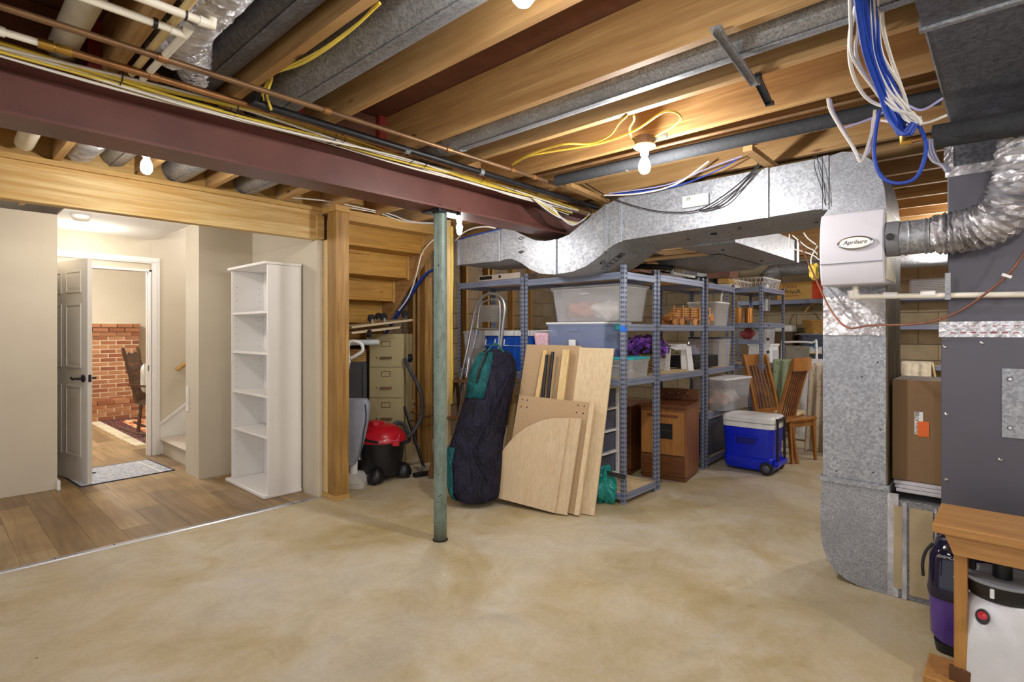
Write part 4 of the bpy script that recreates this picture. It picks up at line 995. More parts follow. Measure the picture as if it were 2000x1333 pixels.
tote('clear tote with folded textiles, upper of the stack behind the blue-taped post', (4.0, 2.66, 1.445), -PI/2, .72, .42, .30, M['frost'], M['frost'])
tote('blue tinted tote with a white lid and turquoise latch, under the clear one', (4.0, 2.775, .986), -PI/2, .60, .42, .455, M['clrb'], M['lidw'], M['teal'], lidlab='white lid')
o = obj('paper_label', B(3.764,2.74,1.20,3.768,2.81,1.29), M['lidw']); tag(o, 'white paper label stuck on the blue tinted tote', 'label')
tg = tote('small frosted tote with a turquoise lid at the corner of the shelf', (3.98, 2.375, .986), -PI/2+.1, .26, .36, .165, M['frost'], M['teal'], lidlab='turquoise lid')
tote('clear tote with a blue handle at the far left of the shelves', (3.98, 4.02, .986), -PI/2, .30, .40, .38, M['clr'], M['clr'], plain('navy_handle', '#2c3f9a', .4))
lump('folded_cloth', 'red and white folded cloth inside the upper clear tote', 'cloth', (4.0, 2.80, 1.55), .10, cloth('#b9806c'), 5, (1.4,1.6,.7))
lump('folded_cloth', 'pale folded cloth at the near end of the upper clear tote', 'cloth', (4.0, 2.55, 1.54), .10, cloth('#d8d0cc'), 6, (1.4,1.5,.75))
lump('folded_cloth', 'dark bundle inside the blue tinted tote', 'cloth', (4.0, 2.66, 1.15), .14, cloth('#4a4f7a'), 8, (1,1.6,.9))
lump('folded_cloth', 'dark bundle inside the tote with the blue handle', 'cloth', (3.98, 4.02, 1.12), .10, cloth('#3d3a44'), 9, (1.2,1,1))
# big blue coolers on the left shelf
M['blue'] = plain('blue_plastic', '#1450b8', .35); M['royal'] = plain('royal_blue_plastic', '#0c28cf', .28)
for lab, y_, w_ in (('large blue cooler with a white lid, right of the ladder on the shelf', 3.47, .38), ('blue cooler with a white rim seen behind the aluminium ladder', 3.79, .18)):
    g = thing('cooler', lab, 'cooler', (4.0, y_, .986)); 
    obj('body', MB().tbox(0,0,0,.33,.36,w_*.94,.38,w_), M['blue'], g, bevel=.012); obj('lid', MB().tbox(0,0,.331,.385,.40,w_+.03,.39,w_+.02), M['lidw'], g, bevel=.008, label='white lid')
    obj('handle', MB().tube([(-.195,-w_*.35,.30),(-.205,-w_*.35,.24),(-.205,w_*.35,.24),(-.195,w_*.35,.30)], .006, 6), M['lidw'], g)
pb = thing('pink_bag', 'pink speckled plastic bag by the blue cooler', 'bag', (3.86, 3.17, 1.22)); 
t = NT('pink_speckle'); M['pink'] = t.done(t.ramp(t.noise(t.coord(), 90, 2), [(.45, '#f0a8c0'), (.55, '#f8e4ea')]), .6)
obj('bag', MB().tbox(0,0,.0,.13,.06,.15,.08,.18), M['pink'], pb, bevel=.02)
o = obj('cleaner_frame', MB().tube([at(955,690,x=3.9), at(955,662,x=3.9), at(972,662,x=3.9), at(972,690,x=3.9)], .010, 6), M['lidw']); tag(o, 'small white tubular frame seen through the ladder', 'frame')
# flat carton on top
g = carton('flat_carton', 'flat pale carton lying on top of the left shelving unit', (3.86, 3.62, 1.852), -PI/2, .55, .24, .055, plain('pale_card', '#b9aaa0', .8), tape=False)
obj('black_label', B(-.26,-.1215,.012,-.09,-.12,.045), M['black'], g); obj('side_print', B(.0,-.1215,.018,.03,-.12,.042), M['black'], g)
# things on top of the units
o = obj('brown_board', B(4.02, 2.27, 1.852, 4.80, 2.60, 1.875), plain('walnut_board', '#6b4230', .5), bevel=.002); tag(o, 'dark reddish brown board on top of the corner shelving', 'board')
o = obj('black_hoop', MB().tube([(4.55+.33*math.cos(a), 2.56+.27*math.sin(a), 1.93) for a in [k*PI/24 for k in range(48)]], .022, 8, closed=True), M['black']); tag(o, 'black oval hoop lying on top of the shelving', 'hoop')
o = obj('white_tray', MB().box(4.62,2.275,1.877,5.08,2.30,1.90).box(4.62,2.275,1.90,4.635,2.30,1.93), M['lidw'], bevel=.001); tag(o, 'long white edge tray on top of the shelving', 'tray')
random.seed(21)
for k in range(6):
    x = 4.75+k*.12+random.random()*.04; pts = [(x+random.uniform(-.06,.06), 2.36+random.uniform(-.04,.1), 1.885+.035*random.random()) for _ in range(5)]
    cable('black_cable', 'black tangled cord lying on top of the shelving', pts, .006, M['darkcab'], 'tangled cords on top of the shelving')
g = thing('cord_rack', 'small black and chrome rack at the end of the shelf top', 'rack', (5.72, 2.42, 1.852))
obj('rail', MB().tube([(-.14,0,.06),(.14,0,.06)], .012, 8), M['black'], g); obj('rail', MB().tube([(-.14,-.03,.03),(.14,-.03,.03)], .008, 8), M['chrome'], g)
for s_ in (-1,1): obj('end_cap', B(s_*.14-.01,-.05,0,s_*.14+.01,.03,.085), M['black'], g, bevel=.003)
g = thing('sheet_metal_box', 'tall shiny sheet metal box on top of the shelving', 'box', (5.80, 2.60, 1.852)); obj('body', B(-.12,-.08,0,.12,.08,.20), M['galv'], g, bevel=.002); 
for k in range(2): obj('groove', B(-.121,-.083,.09+.05*k,.121,-.0805,.10+.05*k), M['galvd'], g)
carton('brown_carton', 'reddish brown carton, upper one in the pile by the wire basket', (6.62, 2.64, 1.99), .15, .46, .3, .13, plain('brown_card', '#7d5848', .8))
carton('brown_carton', 'yellowish carton in the middle of the pile by the wire basket', (6.62, 2.64, 1.925), .1, .44, .3, .06, plain('yellow_card', '#c29a52', .8))
g = carton('white_carton', 'white printed carton at the bottom of the pile by the wire basket', (6.62, 2.62, 1.872), .1, .42, .3, .05, plain('white_card', '#d9d4cc', .8), tape=False)
wbk = thing('wire_basket', 'white wire basket on top of the dark shelving unit', 'basket', (6.86, 2.30, 1.872))
for z_, e in ((0,0),(.10,.03),(.11,.03)): obj('rim_wire', MB().tube([(-.28-e,-.15-e,z_+.004),(.28+e,-.15-e,z_+.004),(.28+e,.15+e,z_+.004),(-.28-e,.15+e,z_+.004)], .003, 5, closed=True), M['white'], wbk)
for k in range(15):
    x = -.28+k*.04
    for s_ in (-1,1): obj('wire', MB().tube([(x,s_*.15,.004),(x*1.1,s_*.18,.11)], .0022, 4), M['white'], wbk)
for k in range(7):
    y = -.12+k*.04; obj('wire', MB().tube([(.31,y*1.2,.11),(.28,y,.004),(-.28,y,.004),(-.31,y*1.2,.11)], .0022, 4), M['white'], wbk)
# keyboard carton
kc = thing('keyboard_carton', 'long tan and red keyboard carton on the top back shelf', 'box', (8.02, 1.60, 1.792))
obj('carton', B(0, -.06, 0, .30, .82, .235), plain('tan_card', '#cfa45c', .75, var=.05), kc, bevel=.003)
obj('red_panel', B(-.0012, -.06, .0005, .30, .385, .2362), plain('red_card', '#d84a22', .6), kc, label='orange red end panel')
obj('carton_end', B(0, -.35, 0, .30, -.061, .235), plain('red_card2', '#c42a22', .6), kc, label='red end')
DKR = plain('maroon_ink', '#8a1c2a', .6)
lettering('CASIO', .058, (-.0016, .655, .175), (-1,0,0), (0,0,1), DKR, kc, space=1.05)
lettering('PriviA', .088, (-.0016, .63, .105), (-1,0,0), (0,0,1), M['black'], kc, space=1.0)
lettering('DIGITAL PIANO', .026, (-.0016, .64, .05), (-1,0,0), (0,0,1), DKR, kc)

# basket, tote, cloth on the back shelf
def wicker(name, label, loc, R1, R2, H, handle, col, cat='basket', sx=1, sy=1):
    g = thing(name, label, cat, loc); WM = plain('wicker', col, .7, var=.3, sc=40, bump=.6, bsc=80); m = MB(); nb = 20
    for k in range(12):
        z = H*(k+.5)/12; r = R1+(R2-R1)*(k/12); ph = PI*(k % 2)
        m.tube([((r+.006*math.sin(nb/2*a+ph))*math.cos(a)*sx, (r+.006*math.sin(nb/2*a+ph))*math.sin(a)*sy, z) for a in [j*2*PI/60 for j in range(60)]], H/22, 5, closed=True)
    obj('woven_side', m, WM, g); obj('base', MB().lathe([(.001,0),(R1,0),(R1,.006),(.001,.006)], n=20, sx=sx, sy=sy), WM, g)
    obj('rim', MB().tube([(R2*math.cos(a)*sx, R2*math.sin(a)*sy, H) for a in [j*PI/20 for j in range(40)]], .012, 6, closed=True), WM, g)
    if handle: obj('handle', MB().tube([(0, R2*sy*math.cos(a)*1.0, H+handle*math.sin(a)) for a in [j*PI/16 for j in range(17)]], .011, 6), WM, g)
    return g
tote('grey clear tote with a white label on the back shelf', (8.17, 1.88, .967), -PI/2, .46, .36, .355, M['clrd'], M['lidg'], M['lidg'], lidlab='grey lid')
g = thing('tote_label', 'white product label on the front of the grey clear tote', 'label', (7.985, 1.96, 1.13)); obj('paper', MB().box(0,-.10,-.06,.002,.10,.03), M['lidw'], g); obj('yellow_strip', B(-.001,-.10,-.065,.0015,.10,-.055), M['yellow'], g)
obj('round_sticker', MB().lathe([(.035,0),(.035,.002)], (0,0,0), 16, Matrix.Translation((-.001,-.03,.03)) @ Matrix.Rotation(-PI/2,4,'Y')), plain('blue_sticker', '#5c9ac8', .5), g)
wicker('wicker_basket', 'round wicker basket with a tall hoop handle on the grey clear tote', (8.19, 1.96, 1.336), .14, .175, .17, .24, '#c79c58')
o = obj('doily', MB().grid(lambda u, v: Vector((8.0+.40*u, 1.66+.52*v, 1.326+.006*math.sin(u*20)*math.sin(v*24))), 12, 12), M['lidw'], solid=.004); tag(o, 'white cloth between the wicker basket and the grey tote', 'cloth')
g = thing('white_bundle', 'white padded bundle on the back shelf left of the basket', 'bundle', (8.2, 2.46, 1.351)); obj('padding', B(-.15,-.22,0,.15,.22,.10), M['lidw'], g, bevel=.03)
carton('brown_carton', 'dark brown carton under the white padded bundle on the back shelf', (8.2, 2.46, .967), -PI/2, .44, .32, .38, plain('dull_card', '#5e4c3a', .85))
# cream blanket, wire rack parcel on the back shelves seen right of the trunk
bl = MB(); 
def fold(u, v):
    y = .72+.27*u; s_ = v*2.0
    if s_ < .25: x, z = 8.2-s_*1.0, 1.0
    else: x, z = 7.95-.008*math.sin(u*9)-.01*math.sin(u*23+1), 1.0-(s_-.25)*.22-.0
    return Vector((x, y+.02*math.sin(v*5)*u, z))
o = obj('cream_blanket', bl.grid(fold, 24, 20), cloth('#e6dcc4'), solid=.012); tag(o, 'cream folded blanket hanging over the back shelf edge', 'blanket')
o = obj('blanket_fold', MB().grid(lambda u, v: Vector((7.96-.004*u, .70+.02*u-.05*v, 1.0-.34*v)), 4, 10), cloth('#d8bc88'), solid=.012); tag(o, 'tan inner fold showing at the right of the cream blanket', 'blanket')
o = lump('dark_bundle', 'dark patterned bundle in the shelf beside the blanket', 'bundle', (8.2, .60, .62), .12, cloth('#382830'), 31, (1,1.4,.6))
g = thing('plastic_parcel', 'plastic wrapped wire rack on the highest back shelf', 'parcel', (8.1, .70, 1.792)); 
for k in range(8): obj('wire_bar', MB().tube([(0,-.22,.03+.02*k),(0,.22,.03+.02*k)], .004, 5), M['alu'], g)
obj('plastic_wrap', B(-.03,-.25,0,.06,.25,.20), M['clr'], g, bevel=.03)

# ------------------------------------------------------------------ contents of the aisle-side shelves
# toy truck
TW = plain('toy_wood', '#c98e4a', .5, var=.2, sc=8); TD = plain('toy_wood_dark', '#9a5c2c', .5, var=.2, sc=8)
tt = thing('toy_truck', 'wooden toy log truck with round wheels on the middle shelf', 'toy', (5.40, 2.50, 1.421), math.radians(-14))
obj('chassis', B(-.34,-.055,.05,.30,.055,.085), TD, tt, bevel=.003); obj('cab', B(.16,-.06,.086,.30,.06,.19), TW, tt, bevel=.004); obj('hood', B(.301,-.05,.05,.36,.05,.13), TW, tt, bevel=.004)
obj('cab_window', B(.19,-.062,.12,.26,-.060,.17), M['hole'], tt)
for k in range(4): obj('log', B(-.30+.04*k,-.045,.087+.024*k,.14,.045,.109+.024*k), TW, tt, bevel=.006)
for k in range(4): obj('stake', B(-.28+.13*k,-.062,.055,-.265+.13*k,-.05,.20), TW, tt, bevel=.002)
for x in (-.27,-.18,.02,.22):
    for s_ in (-1,1): obj('wheel', MB().tube([(x,s_*.056,.036),(x,s_*.078,.036)], .036, 16), TW, tt)
tote('white translucent tote behind the toy truck', (5.93, 2.50, 1.421), .05, .40, .32, .26, M['frost'], M['lidw'])
o = obj('white_hook', MB().tube([(6.02,2.40,1.684),(6.02,2.40,1.75),(6.03,2.39,1.79),(6.06,2.39,1.81)], .012, 8), M['lidw']); tag(o, 'white bent plastic spout standing on the white tote lid', 'spout')
# step stool
sg = thing('step_stool', 'small white plastic step stool on the lower shelf', 'stool', (4.98, 2.43, .986), CR)
obj('top', MB().tbox(0,0,.235,.255,.19,.16,.17,.14), M['lidw'], sg, bevel=.006)
for sx_ in (-1,1):
    for sy_ in (-1,1):
        obj('leg', MB().loft([[Vector((sx_*(.115-.02*z/.235)+a*.026, sy_*(.10-.022*z/.235)+b*.016, z)) for a,b in ((-1,-1),(1,-1),(1,1),(-1,1))] for z in (0,.08,.16,.2349)], False), M['lidw'], sg, bevel=.004)
obj('skirt', MB().tbox(0,0,.20,.2349,.20,.165,.19,.158), M['lidw'], sg)
# flower basket
fbk = wicker('hanging_flower_basket', 'brown wire basket of artificial purple flowers on the shelf', (4.50, 2.50, .986), .08, .15, .16, 0, '#7a5c34', 'flower basket')
random.seed(5)
PM = [plain('petal', c, .7) for c in ('#7a3fb0', '#5c2c94', '#9a5cc8')]; LM = plain('leaf', '#3c5232', .7)
pet = []
for i in range(3):
    m = MB()
    for k in range(5):
        a = k*2*PI/5; m.add([(0,0,0),(.016*math.cos(a-.5),.016*math.sin(a-.5),.006),(.024*math.cos(a),.024*math.sin(a),.004),(.016*math.cos(a+.5),.016*math.sin(a+.5),.006)], [(0,1,2,3)])
    me = m.mesh('blossom'); me.materials.append(PM[i]); pet.append(me)
for k in range(230):
    th = random.random()*2*PI; ph = math.acos(random.uniform(-.25, 1)); d = Vector((math.sin(ph)*math.cos(th), math.sin(ph)*math.sin(th), math.cos(ph)))
    o = bpy.data.objects.new('blossom', random.choice(pet)); COL.objects.link(o); o.parent = fbk; s_ = .8+.5*random.random(); o.scale = (s_,)*3
    o.location = Vector((0,0,.20))+Vector((d.x*.235, d.y*.215, d.z*.14))*(.85+.2*random.random()); o.rotation_euler = d.to_track_quat('Z','Y').to_euler()
lv = MB()
for k in range(160):
    c = Vector((0,0,.19))+Vector((random.gauss(0,.09), random.gauss(0,.09), random.gauss(0,.05))); a = random.random()*6
    lv.add([c, c+Vector((.03*math.cos(a-.4),.03*math.sin(a-.4),.01)), c+Vector((.05*math.cos(a),.05*math.sin(a),.0)), c+Vector((.03*math.cos(a+.4),.03*math.sin(a+.4),-.01))], [(0,1,2,3)])
o = obj('foliage', lv, LM, fbk); o['kind'] = 'stuff'
# amplifier box, grey-lid tote, lamp parcel
g = thing('stereo_receiver', 'black metal stereo receiver on the lower shelf', 'receiver', (5.45, 2.43, .986), math.radians(-6)); obj('case', B(-.26,-.10,.01,.26,.16,.13), M['black'], g, bevel=.003)
obj('face_plate', B(-.262,-.103,.012,.0,-.1005,.128), plain('receiver_face', '#2c2824', .4), g)
for k in range(8): obj('dial', MB().lathe([(.011,0),(.009,.012)], (0,0,0), 10, Matrix.Translation((-.24+.03*k,-.103,.05+.03*(k%2))) @ Matrix.Rotation(PI/2,4,'X')), M['chrome'], g)
tote('white tote with a dark grey lid behind the receiver', (5.96, 2.50, .986), .05, .34, .36, .31, M['frost'], M['lidg'], lidlab='dark grey lid')
g = thing('wrapped_lamp', 'plastic wrapped chrome and purple gadget on the receiver', 'parcel', (5.42, 2.47, 1.1165)); 
obj('ring', MB().tube([(.08*math.cos(a), 0, .085+.08*math.sin(a)) for a in [k*PI/12 for k in range(24)]], .006, 6, closed=True), M['chrome'], g)
obj('wrap', MB().tbox(0,.02,0,.11,.24,.14,.12,.08), clear('crinkled_wrap', '#b8b4cc', .5, .1), g, bevel=.02); obj('core', MB().lathe([(.05,0.002),(.06,.04),(.03,.09)], (0,.02,0), 14), plain('purple_core', '#4c3f78', .3), g)
# doll tote
tote('clear tote of wrapped dolls with a white and blue lid, jutting from the shelf', (5.78, 2.30, .553), math.radians(-6), .56, .38, .33, M['clr'], M['lidw'], lidlab='white lid')
for k, (dx, dy, dz, r, c, lab) in enumerate(((-.12,0,.10,.10,'#c89c84','peach coloured cloth bundle at the left in the jutting tote'),(.05,-.05,.11,.09,'#ded2cc','pale wrapped bundle in the middle of the jutting tote'),(.14,.03,.15,.08,'#b48a78','brownish cloth bundle at the right in the jutting tote'),(0,.04,.22,.07,'#a8705c','rust coloured cloth on top in the jutting tote'))):
    lump('wrapped_doll', lab, 'bundle', (5.78+dx, 2.30+dy, .553+dz), r, cloth(c), 40+k, (1.3,1,.8), amp=.35)
tote('clear grey tote with a white lid on the bottom shelf beside the rolling cooler', (5.66, 2.47, .092), 0, .52, .36, .40, M['clrd'], M['lidw'])
g = thing('computer_tower', 'black upright computer tower to the right of the toy stove', 'computer', (5.08, 2.30, .001)); obj('case', B(-.08,0,0,.10,.42,.66), M['black'], g, bevel=.004); obj('silver_strip', B(-.081,-.002,.06,-.02,-.0005,.30), M['alu'], g)

# toy stove
SW = wood('stove_wood', 'z', '#a06c3c', '#75461f', sc=1.2, rough=.45, knots=False); SD = wood('stove_dark_wood', 'x', '#85532c', '#5c3116', sc=1.2, rough=.4, knots=False); SE = wood('stove_door_wood', 'z', '#c08848', '#98642e', sc=1.2, rough=.4, knots=False)
# local frame: x along the front towards the near right corner, y into the depth
a_ = math.radians(-80)
ss = thing('toy_stove', 'wooden toy kitchen stove with knobs and a dark oven window', 'toy stove', (4.57, 2.58, .001), a_)
obj('carcass', B(0,0.012,.05,.42,.46,.66), SW, ss, bevel=.003); obj('worktop', B(-.012,-.012,.661,.432,.47,.69), SD, ss, bevel=.004)
obj('backsplash', B(0,.44,.691,.42,.47,.80), SD, ss, bevel=.003); obj('plinth', B(.01,.03,0,.41,.45,.05), SD, ss)
obj('oven_door', MB().box(.015,-.004,.24,.12,.011,.63).box(.30,-.004,.24,.405,.011,.63).box(.12,-.004,.24,.30,.011,.38).box(.12,-.004,.52,.30,.011,.63), SE, ss, label='lighter oven door')
obj('oven_window', B(.121,.004,.381,.299,.0115,.519), M['black'], ss, label='dark oven window'); obj('oven_rack', B(.12,.0,.455,.30,.004,.459), M['chrome'], ss)
obj('oven_handle', B(.07,-.022,.585,.35,-.0045,.60), SD, ss, bevel=.003); obj('drawer', B(.015,-.004,.07,.405,.011,.232), SD, ss, bevel=.002)
for k in range(3): obj('knob', MB().lathe([(.010,0),(.010,.01),(.017,.014),(.016,.026),(.006,.03)], (0,0,0), 14, Matrix.Translation((.14+.09*k,.44,.755)) @ Matrix.Rotation(PI/2,4,'X')), SD, ss)
sk2 = thing('toy_sink', 'wooden toy kitchen cabinet with a reddish door left of the toy stove', 'toy cabinet', (4.47, 3.06, .001), a_)
obj('carcass', B(0,.012,.05,.40,.46,.64), SD, sk2, bevel=.003); obj('worktop', B(-.012,-.012,.641,.412,.47,.665), SD, sk2, bevel=.004); obj('plinth', B(.01,.03,0,.39,.45,.05), SD, sk2)
obj('door', B(.02,-.004,.07,.27,.011,.60), plain('reddish_wood', '#7d4a2a', .45, var=.2, sc=5), sk2, bevel=.003); obj('door_handle', B(.235,-.018,.42,.25,-.0045,.55), SD, sk2, bevel=.002)
obj('side_shelf', B(.275,-.002,.07,.285,.011,.62), M['chrome'], sk2)
# white drawer cart, dark items under the shelf
dc = thing('drawer_cart', 'white plastic drawer cart under the lower shelf behind the boards', 'drawer cart', (4.0, 2.74, .092), -PI/2)
for x in (-.155,.155):
    for y in (-.18,.18): obj('frame_post', MB().tbox(x,y,0,.80,.025,.025,.022,.022), M['lidw'], dc)
for k in range(5): obj('frame_shelf', B(-.165,-.19,.02+.19*k,.165,.19,.035+.19*k), M['lidw'], dc, bevel=.003)
for k in range(4): obj('drawer', MB().tbox(0,-.0,.045+.19*k,.19+.19*k,.27,.34,.28,.35), M['clrd'], dc)
lump('dark_bundle', 'dark bundle on top of the white drawer cart', 'bundle', (4.0, 2.74, .93), .035, cloth('#3a3036'), 60, (3.4,3,.8))
# teal plastic bag on the floor
o = lump('teal_bag', 'crumpled teal plastic bag on the floor behind the boards', 'bag', (3.70, 2.40, .12), .115, plain('teal_film', '#1c8a84', .25, var=.4, sc=30, bump=.8, bsc=30), 71, (.7,.65,1.15), amp=.4, n=16)
o = obj('black_strap', MB().beam(at(1180,923,x=3.66), at(1222,933,x=3.73), .004, .035), M['black']); tag(o, 'black strap lying from the teal bag to the corner post', 'strap')

# ------------------------------------------------------------------ leaning boards
MAP = wood('maple_board', 'z', '#e0ccac', '#d0b68e', sc=.6, rough=.45, knots=False, contrast=.7, rnd=False)
KLD = wood('light_maple', 'z', '#ead6b4', '#dcc298', sc=.6, rough=.4, knots=False, contrast=.7, rnd=False)
PB = plain('raw_particle', '#b99c78', .8, var=.12, sc=140)
KX = .285; SY = -.234
n_b = Vector((1, -SY, -KX)).normalized()
def onb(u, v, off=0):      # point on the tilted plane the boards lean in (offset towards the room)
    s = (u-1000)/1068; d = Vector((FWD.x+s*RGT.x, FWD.y+s*RGT.y, -(v-648)/1068)); p0_ = Vector((3.395, 2.29, 0))-n_b*off
    t_ = (p0_-Vector((0,0,HC))).dot(n_b)/d.dot(n_b); return Vector((0,0,HC))+d*t_
def board(name, label, pts, off, th, mat, edge=None, cat='board', extra=()):
    g = thing(name, label, cat, (0,0,0)); P_ = [onb(u, v, off) for u, v in pts]; n = len(P_); m = MB()
    low = min(p.z for p in P_)
    if low < .002: P_ = [p+Vector((0,0,.002-low)) for p in P_]
    Q = [p+n_b*th for p in P_]; m.add(P_+Q, [tuple(range(n)), tuple(reversed(range(n, 2*n)))]+[(i, (i+1) % n, n+(i+1) % n, n+i) for i in range(n)])
    obj('panel', m, mat, g, bevel=.001); return g
def holes(g, pts, off):
    for u, v in pts:
        c = onb(u, v, off+.0008); a = n_b.orthogonal().normalized(); b = n_b.cross(a)
        obj('screw_hole', MB().add([c+a*.006*math.cos(k*PI/4)+b*.006*math.sin(k*PI/4) for k in range(8)], [tuple(range(8))]), M['hole'], g)
g = board('particle_board_panel', 'tall tan particle board panel at the back of the leaning stack', [(1029,676),(1136,679),(1100,1000),(985,966)], .012, .016, PB); holes(g, [(1036,681),(1047,681),(1047,745)], .012)
board('maple_board', 'tall pale maple panel on the right of the leaning stack', [(1132,679),(1199,681),(1160,1008),(1092,996)], .034, .018, KLD)
for k, (pl, lab) in enumerate(((([(1062,684),(1072,684),(1060,790),(1043,790)]), 'narrow pine batten left of the black tubes in the board stack'), (([(1097,684),(1118,684),(1106,790),(1084,790)]), 'wider pine batten right of the black tubes in the board stack'))):
    pass
for k, (a, b, lab) in enumerate((((1066,685),(1046,800),'narrow pine batten left of the black tubes in the board stack'),((1107,684),(1093,800),'wider pine batten right of the black tubes in the board stack'))):
    A_, B_ = onb(*a, .058), onb(*b, .058); B2 = A_+(B_-A_)*2.4
    o = obj('pine_batten', MB().beam(A_, B2, [.035,.062][k], .028, up=-n_b), M['wood_zp'], bevel=.002); tag(o, lab, 'batten')
for k in range(2):
    A_, B_ = onb(1068+12*k, 694-6*k, .062), onb(1058+10*k, 800, .062); m = MB().tube([A_, A_+(B_-A_)*2.3], .0135, 12)
    o = obj('black_tube', m, M['black']); tag(o, ['left one of two thin black tubes leaning among the boards','right and taller one of two black tubes leaning among the boards'][k], 'tube')
g = board('particle_board_panel', 'medium tan particle board with screw holes in front of the tall panels', [(1014,772),(1152,787),(1122,1006),(980,972)], .095, .018, PB); holes(g, [(1020,781),(1030,782),(1018,795),(1029,796),(1129,792),(1141,794),(1126,806),(1139,808)], .095)
board('maple_edge_panel', 'pale maple strip panel just right of the medium particle board', [(1152,787),(1161,788),(1130,1008),(1121,1006)], .112, .03, KLD)
arc = [(976,890)]+[(976+ (1085-976)*(1-math.cos(t_)), 890-(890-820)*math.sin(t_)) for t_ in [k*PI/20 for k in range(1, 11)]]
arc = [(977,888),(985,876),(996,862),(1010,848),(1025,837),(1042,828),(1060,821),(1080,817),(1112,817)]
board('curved_maple_panel', 'front maple panel with a curved cut corner in the leaning stack', [(974,974)]+arc+[(1083,1003)], .155, .02, MAP)
board('maple_strip', 'narrow maple strip at the right of the curved panel', [(1113,817),(1136,818),(1107,1007),(1084,1003)], .137, .018, MAP)
# plank and carton between bag and boards
o = obj('leaning_plank', MB().beam(at(1004,790,x=3.60), at(984,935,x=3.30), .05, .02), M['wood_zp'], bevel=.001); tag(o, 'yellowish plank end leaning between the dark bag and the boards', 'plank')
carton('grey_carton', 'small grey brown carton standing behind the dark bag', (3.62, 3.10, .62), -PI/2, .16, .16, .22, plain('grey_card', '#6b6052', .85), tape=False)
o = obj('carton_stand', B(3.56, 3.0, .0, 3.70, 3.2, .619), plain('dark_crate', '#41392f', .9)); tag(o, 'dark crate column under the grey brown carton', 'crate')

# ------------------------------------------------------------------ golf travel bag
def nylon(name, c1, c2):
    t = NT(name); n = t.noise(t.coord((1,1,.6)), 7, 4, .6, 1.6); t.bump(n, .9, .06); t.b.inputs['Specular IOR Level'].default_value = .25
    return t.done(t.ramp(n, [(.3, c1), (.7, c2)]), .6)
NAV = nylon('navy_nylon', '#0e0d17', '#25233a'); GRN = nylon('green_nylon', '#0c3f44', '#1f6a6c')
RG = [(979,897,958),(974,884,973),(960,876,976),(930,873,979),(900,872,982),(870,877,984),(845,888,988),(810,898,992),(775,907,1000),(745,915,1006),(720,922,1010),(700,930,1006),(688,940,998),(681,955,980)]
def bagpt(i, a, sc=1):
    v, ul, ur = RG[i]; d = 4.28+(978-v)/300*.42; ul -= 0; c = ((ul+ur)/2-1000)/1068; hw = (ur-ul)/2/1068*d; z = HC-(v-648)/1068*d
    th = .14 if i > 1 else .11
    if i > 10: th = .14-.035*(i-10)
    C = (FWD+RGT*c)*(d+.0); wr = 1+.03*math.sin(3*a+i*.9)+.035*math.sin(6*a+i*2.1)
    return Vector((C.x, C.y, max(z, .012)))+RGT*(hw*math.cos(a)*sc*wr)+FWD*(th*math.sin(a)*sc*wr)
gb = thing('travel_bag', 'dark navy and green soft travel bag standing upright behind the green column', 'bag', (0,0,0)); N_ = 28
obj('body', MB().loft([[bagpt(i, 2*PI*k/N_) for k in range(N_)] for i in range(len(RG))]), NAV, gb, sub=1)
def panel(i0, i1, a0, a1, mat, name, lab=None, off=1.035):
    m = MB(); n = 8
    m.grid(lambda u, v: bagpt(i0+int(round(u*(i1-i0))), math.radians(a0+(a1-a0)*v), off), i1-i0, n); return obj(name, m, mat, gb, label=lab, solid=.004)
panel(8, 12, 185, 262, GRN, 'green_panel', 'green upper pocket'); panel(1, 5, 175, 225, GRN, 'green_panel', 'green foot panel')
m = MB().tube(smooth([bagpt(12, math.radians(235), 1.06), bagpt(11, math.radians(240), 1.1), bagpt(10, math.radians(238), 1.12), bagpt(9, math.radians(236), 1.10)], 4), .012, 6); obj('strap', m, M['black'], gb)
m = MB().tube(smooth([bagpt(i, math.radians(275+4*i), 1.04) for i in range(2, 9)], 4), .004, 5); obj('zipper', m, M['blackmetal'], gb)
m = MB().tube(smooth([bagpt(3, math.radians(300), 1.03), bagpt(5, math.radians(270), 1.05), bagpt(7, math.radians(285), 1.05), bagpt(10, math.radians(320), 1.03)], 6), .014, 8); obj('side_fold', m, NAV, gb)
obj('grab_handle', MB().tube(smooth([bagpt(12, math.radians(300), 1.02), bagpt(13, math.radians(270), 1)+Vector((0,0,.04)), bagpt(12, math.radians(230), 1.02)], 5), .01, 6), GRN, gb)

# ------------------------------------------------------------------ aluminium ladder
al = thing('aluminium_ladder', 'folded aluminium step ladder with a rounded top leaning on the shelving', 'ladder', (0,0,0))
X1 = 3.60
def la(u, v, dx=0): return at(u, v, x=X1+dx)
obj('outer_frame', MB().tube(smooth([la(896,760,-.10), la(909,700,-.05), la(921,640), la(931,598), la(945,579), la(962,574), la(980,582), la(986,602), la(982,640), la(976,700)], 5), .014, 10), M['alu'], al)
obj('inner_rail', MB().tube(smooth([la(912,735,-.08), la(930,655,-.02), la(938,600,-.02), la(950,588,-.02), la(968,586,-.02), la(977,598,-.02), la(974,690,-.02)], 5), .009, 8), M['alu'], al)
def plate(pts, th, mat, name):
    P_ = [Vector(p) for p in pts]; nn = (P_[1]-P_[0]).cross(P_[2]-P_[0]).normalized()*th; n = len(P_)
    return obj(name, MB().add(P_+[p+nn for p in P_], [tuple(range(n)), tuple(reversed(range(n,2*n)))]+[(i,(i+1)%n,n+(i+1)%n,n+i) for i in range(n)]), mat, al)
plate([la(939,596,-.03), la(975,596,-.03), la(972,629,-.03), la(935,629,-.03)], .012, M['alu'], 'platform')
plate([la(924,680,-.05), la(948,680,-.05), la(938,745,-.08), la(906,745,-.08)], .012, M['alu'], 'tread')
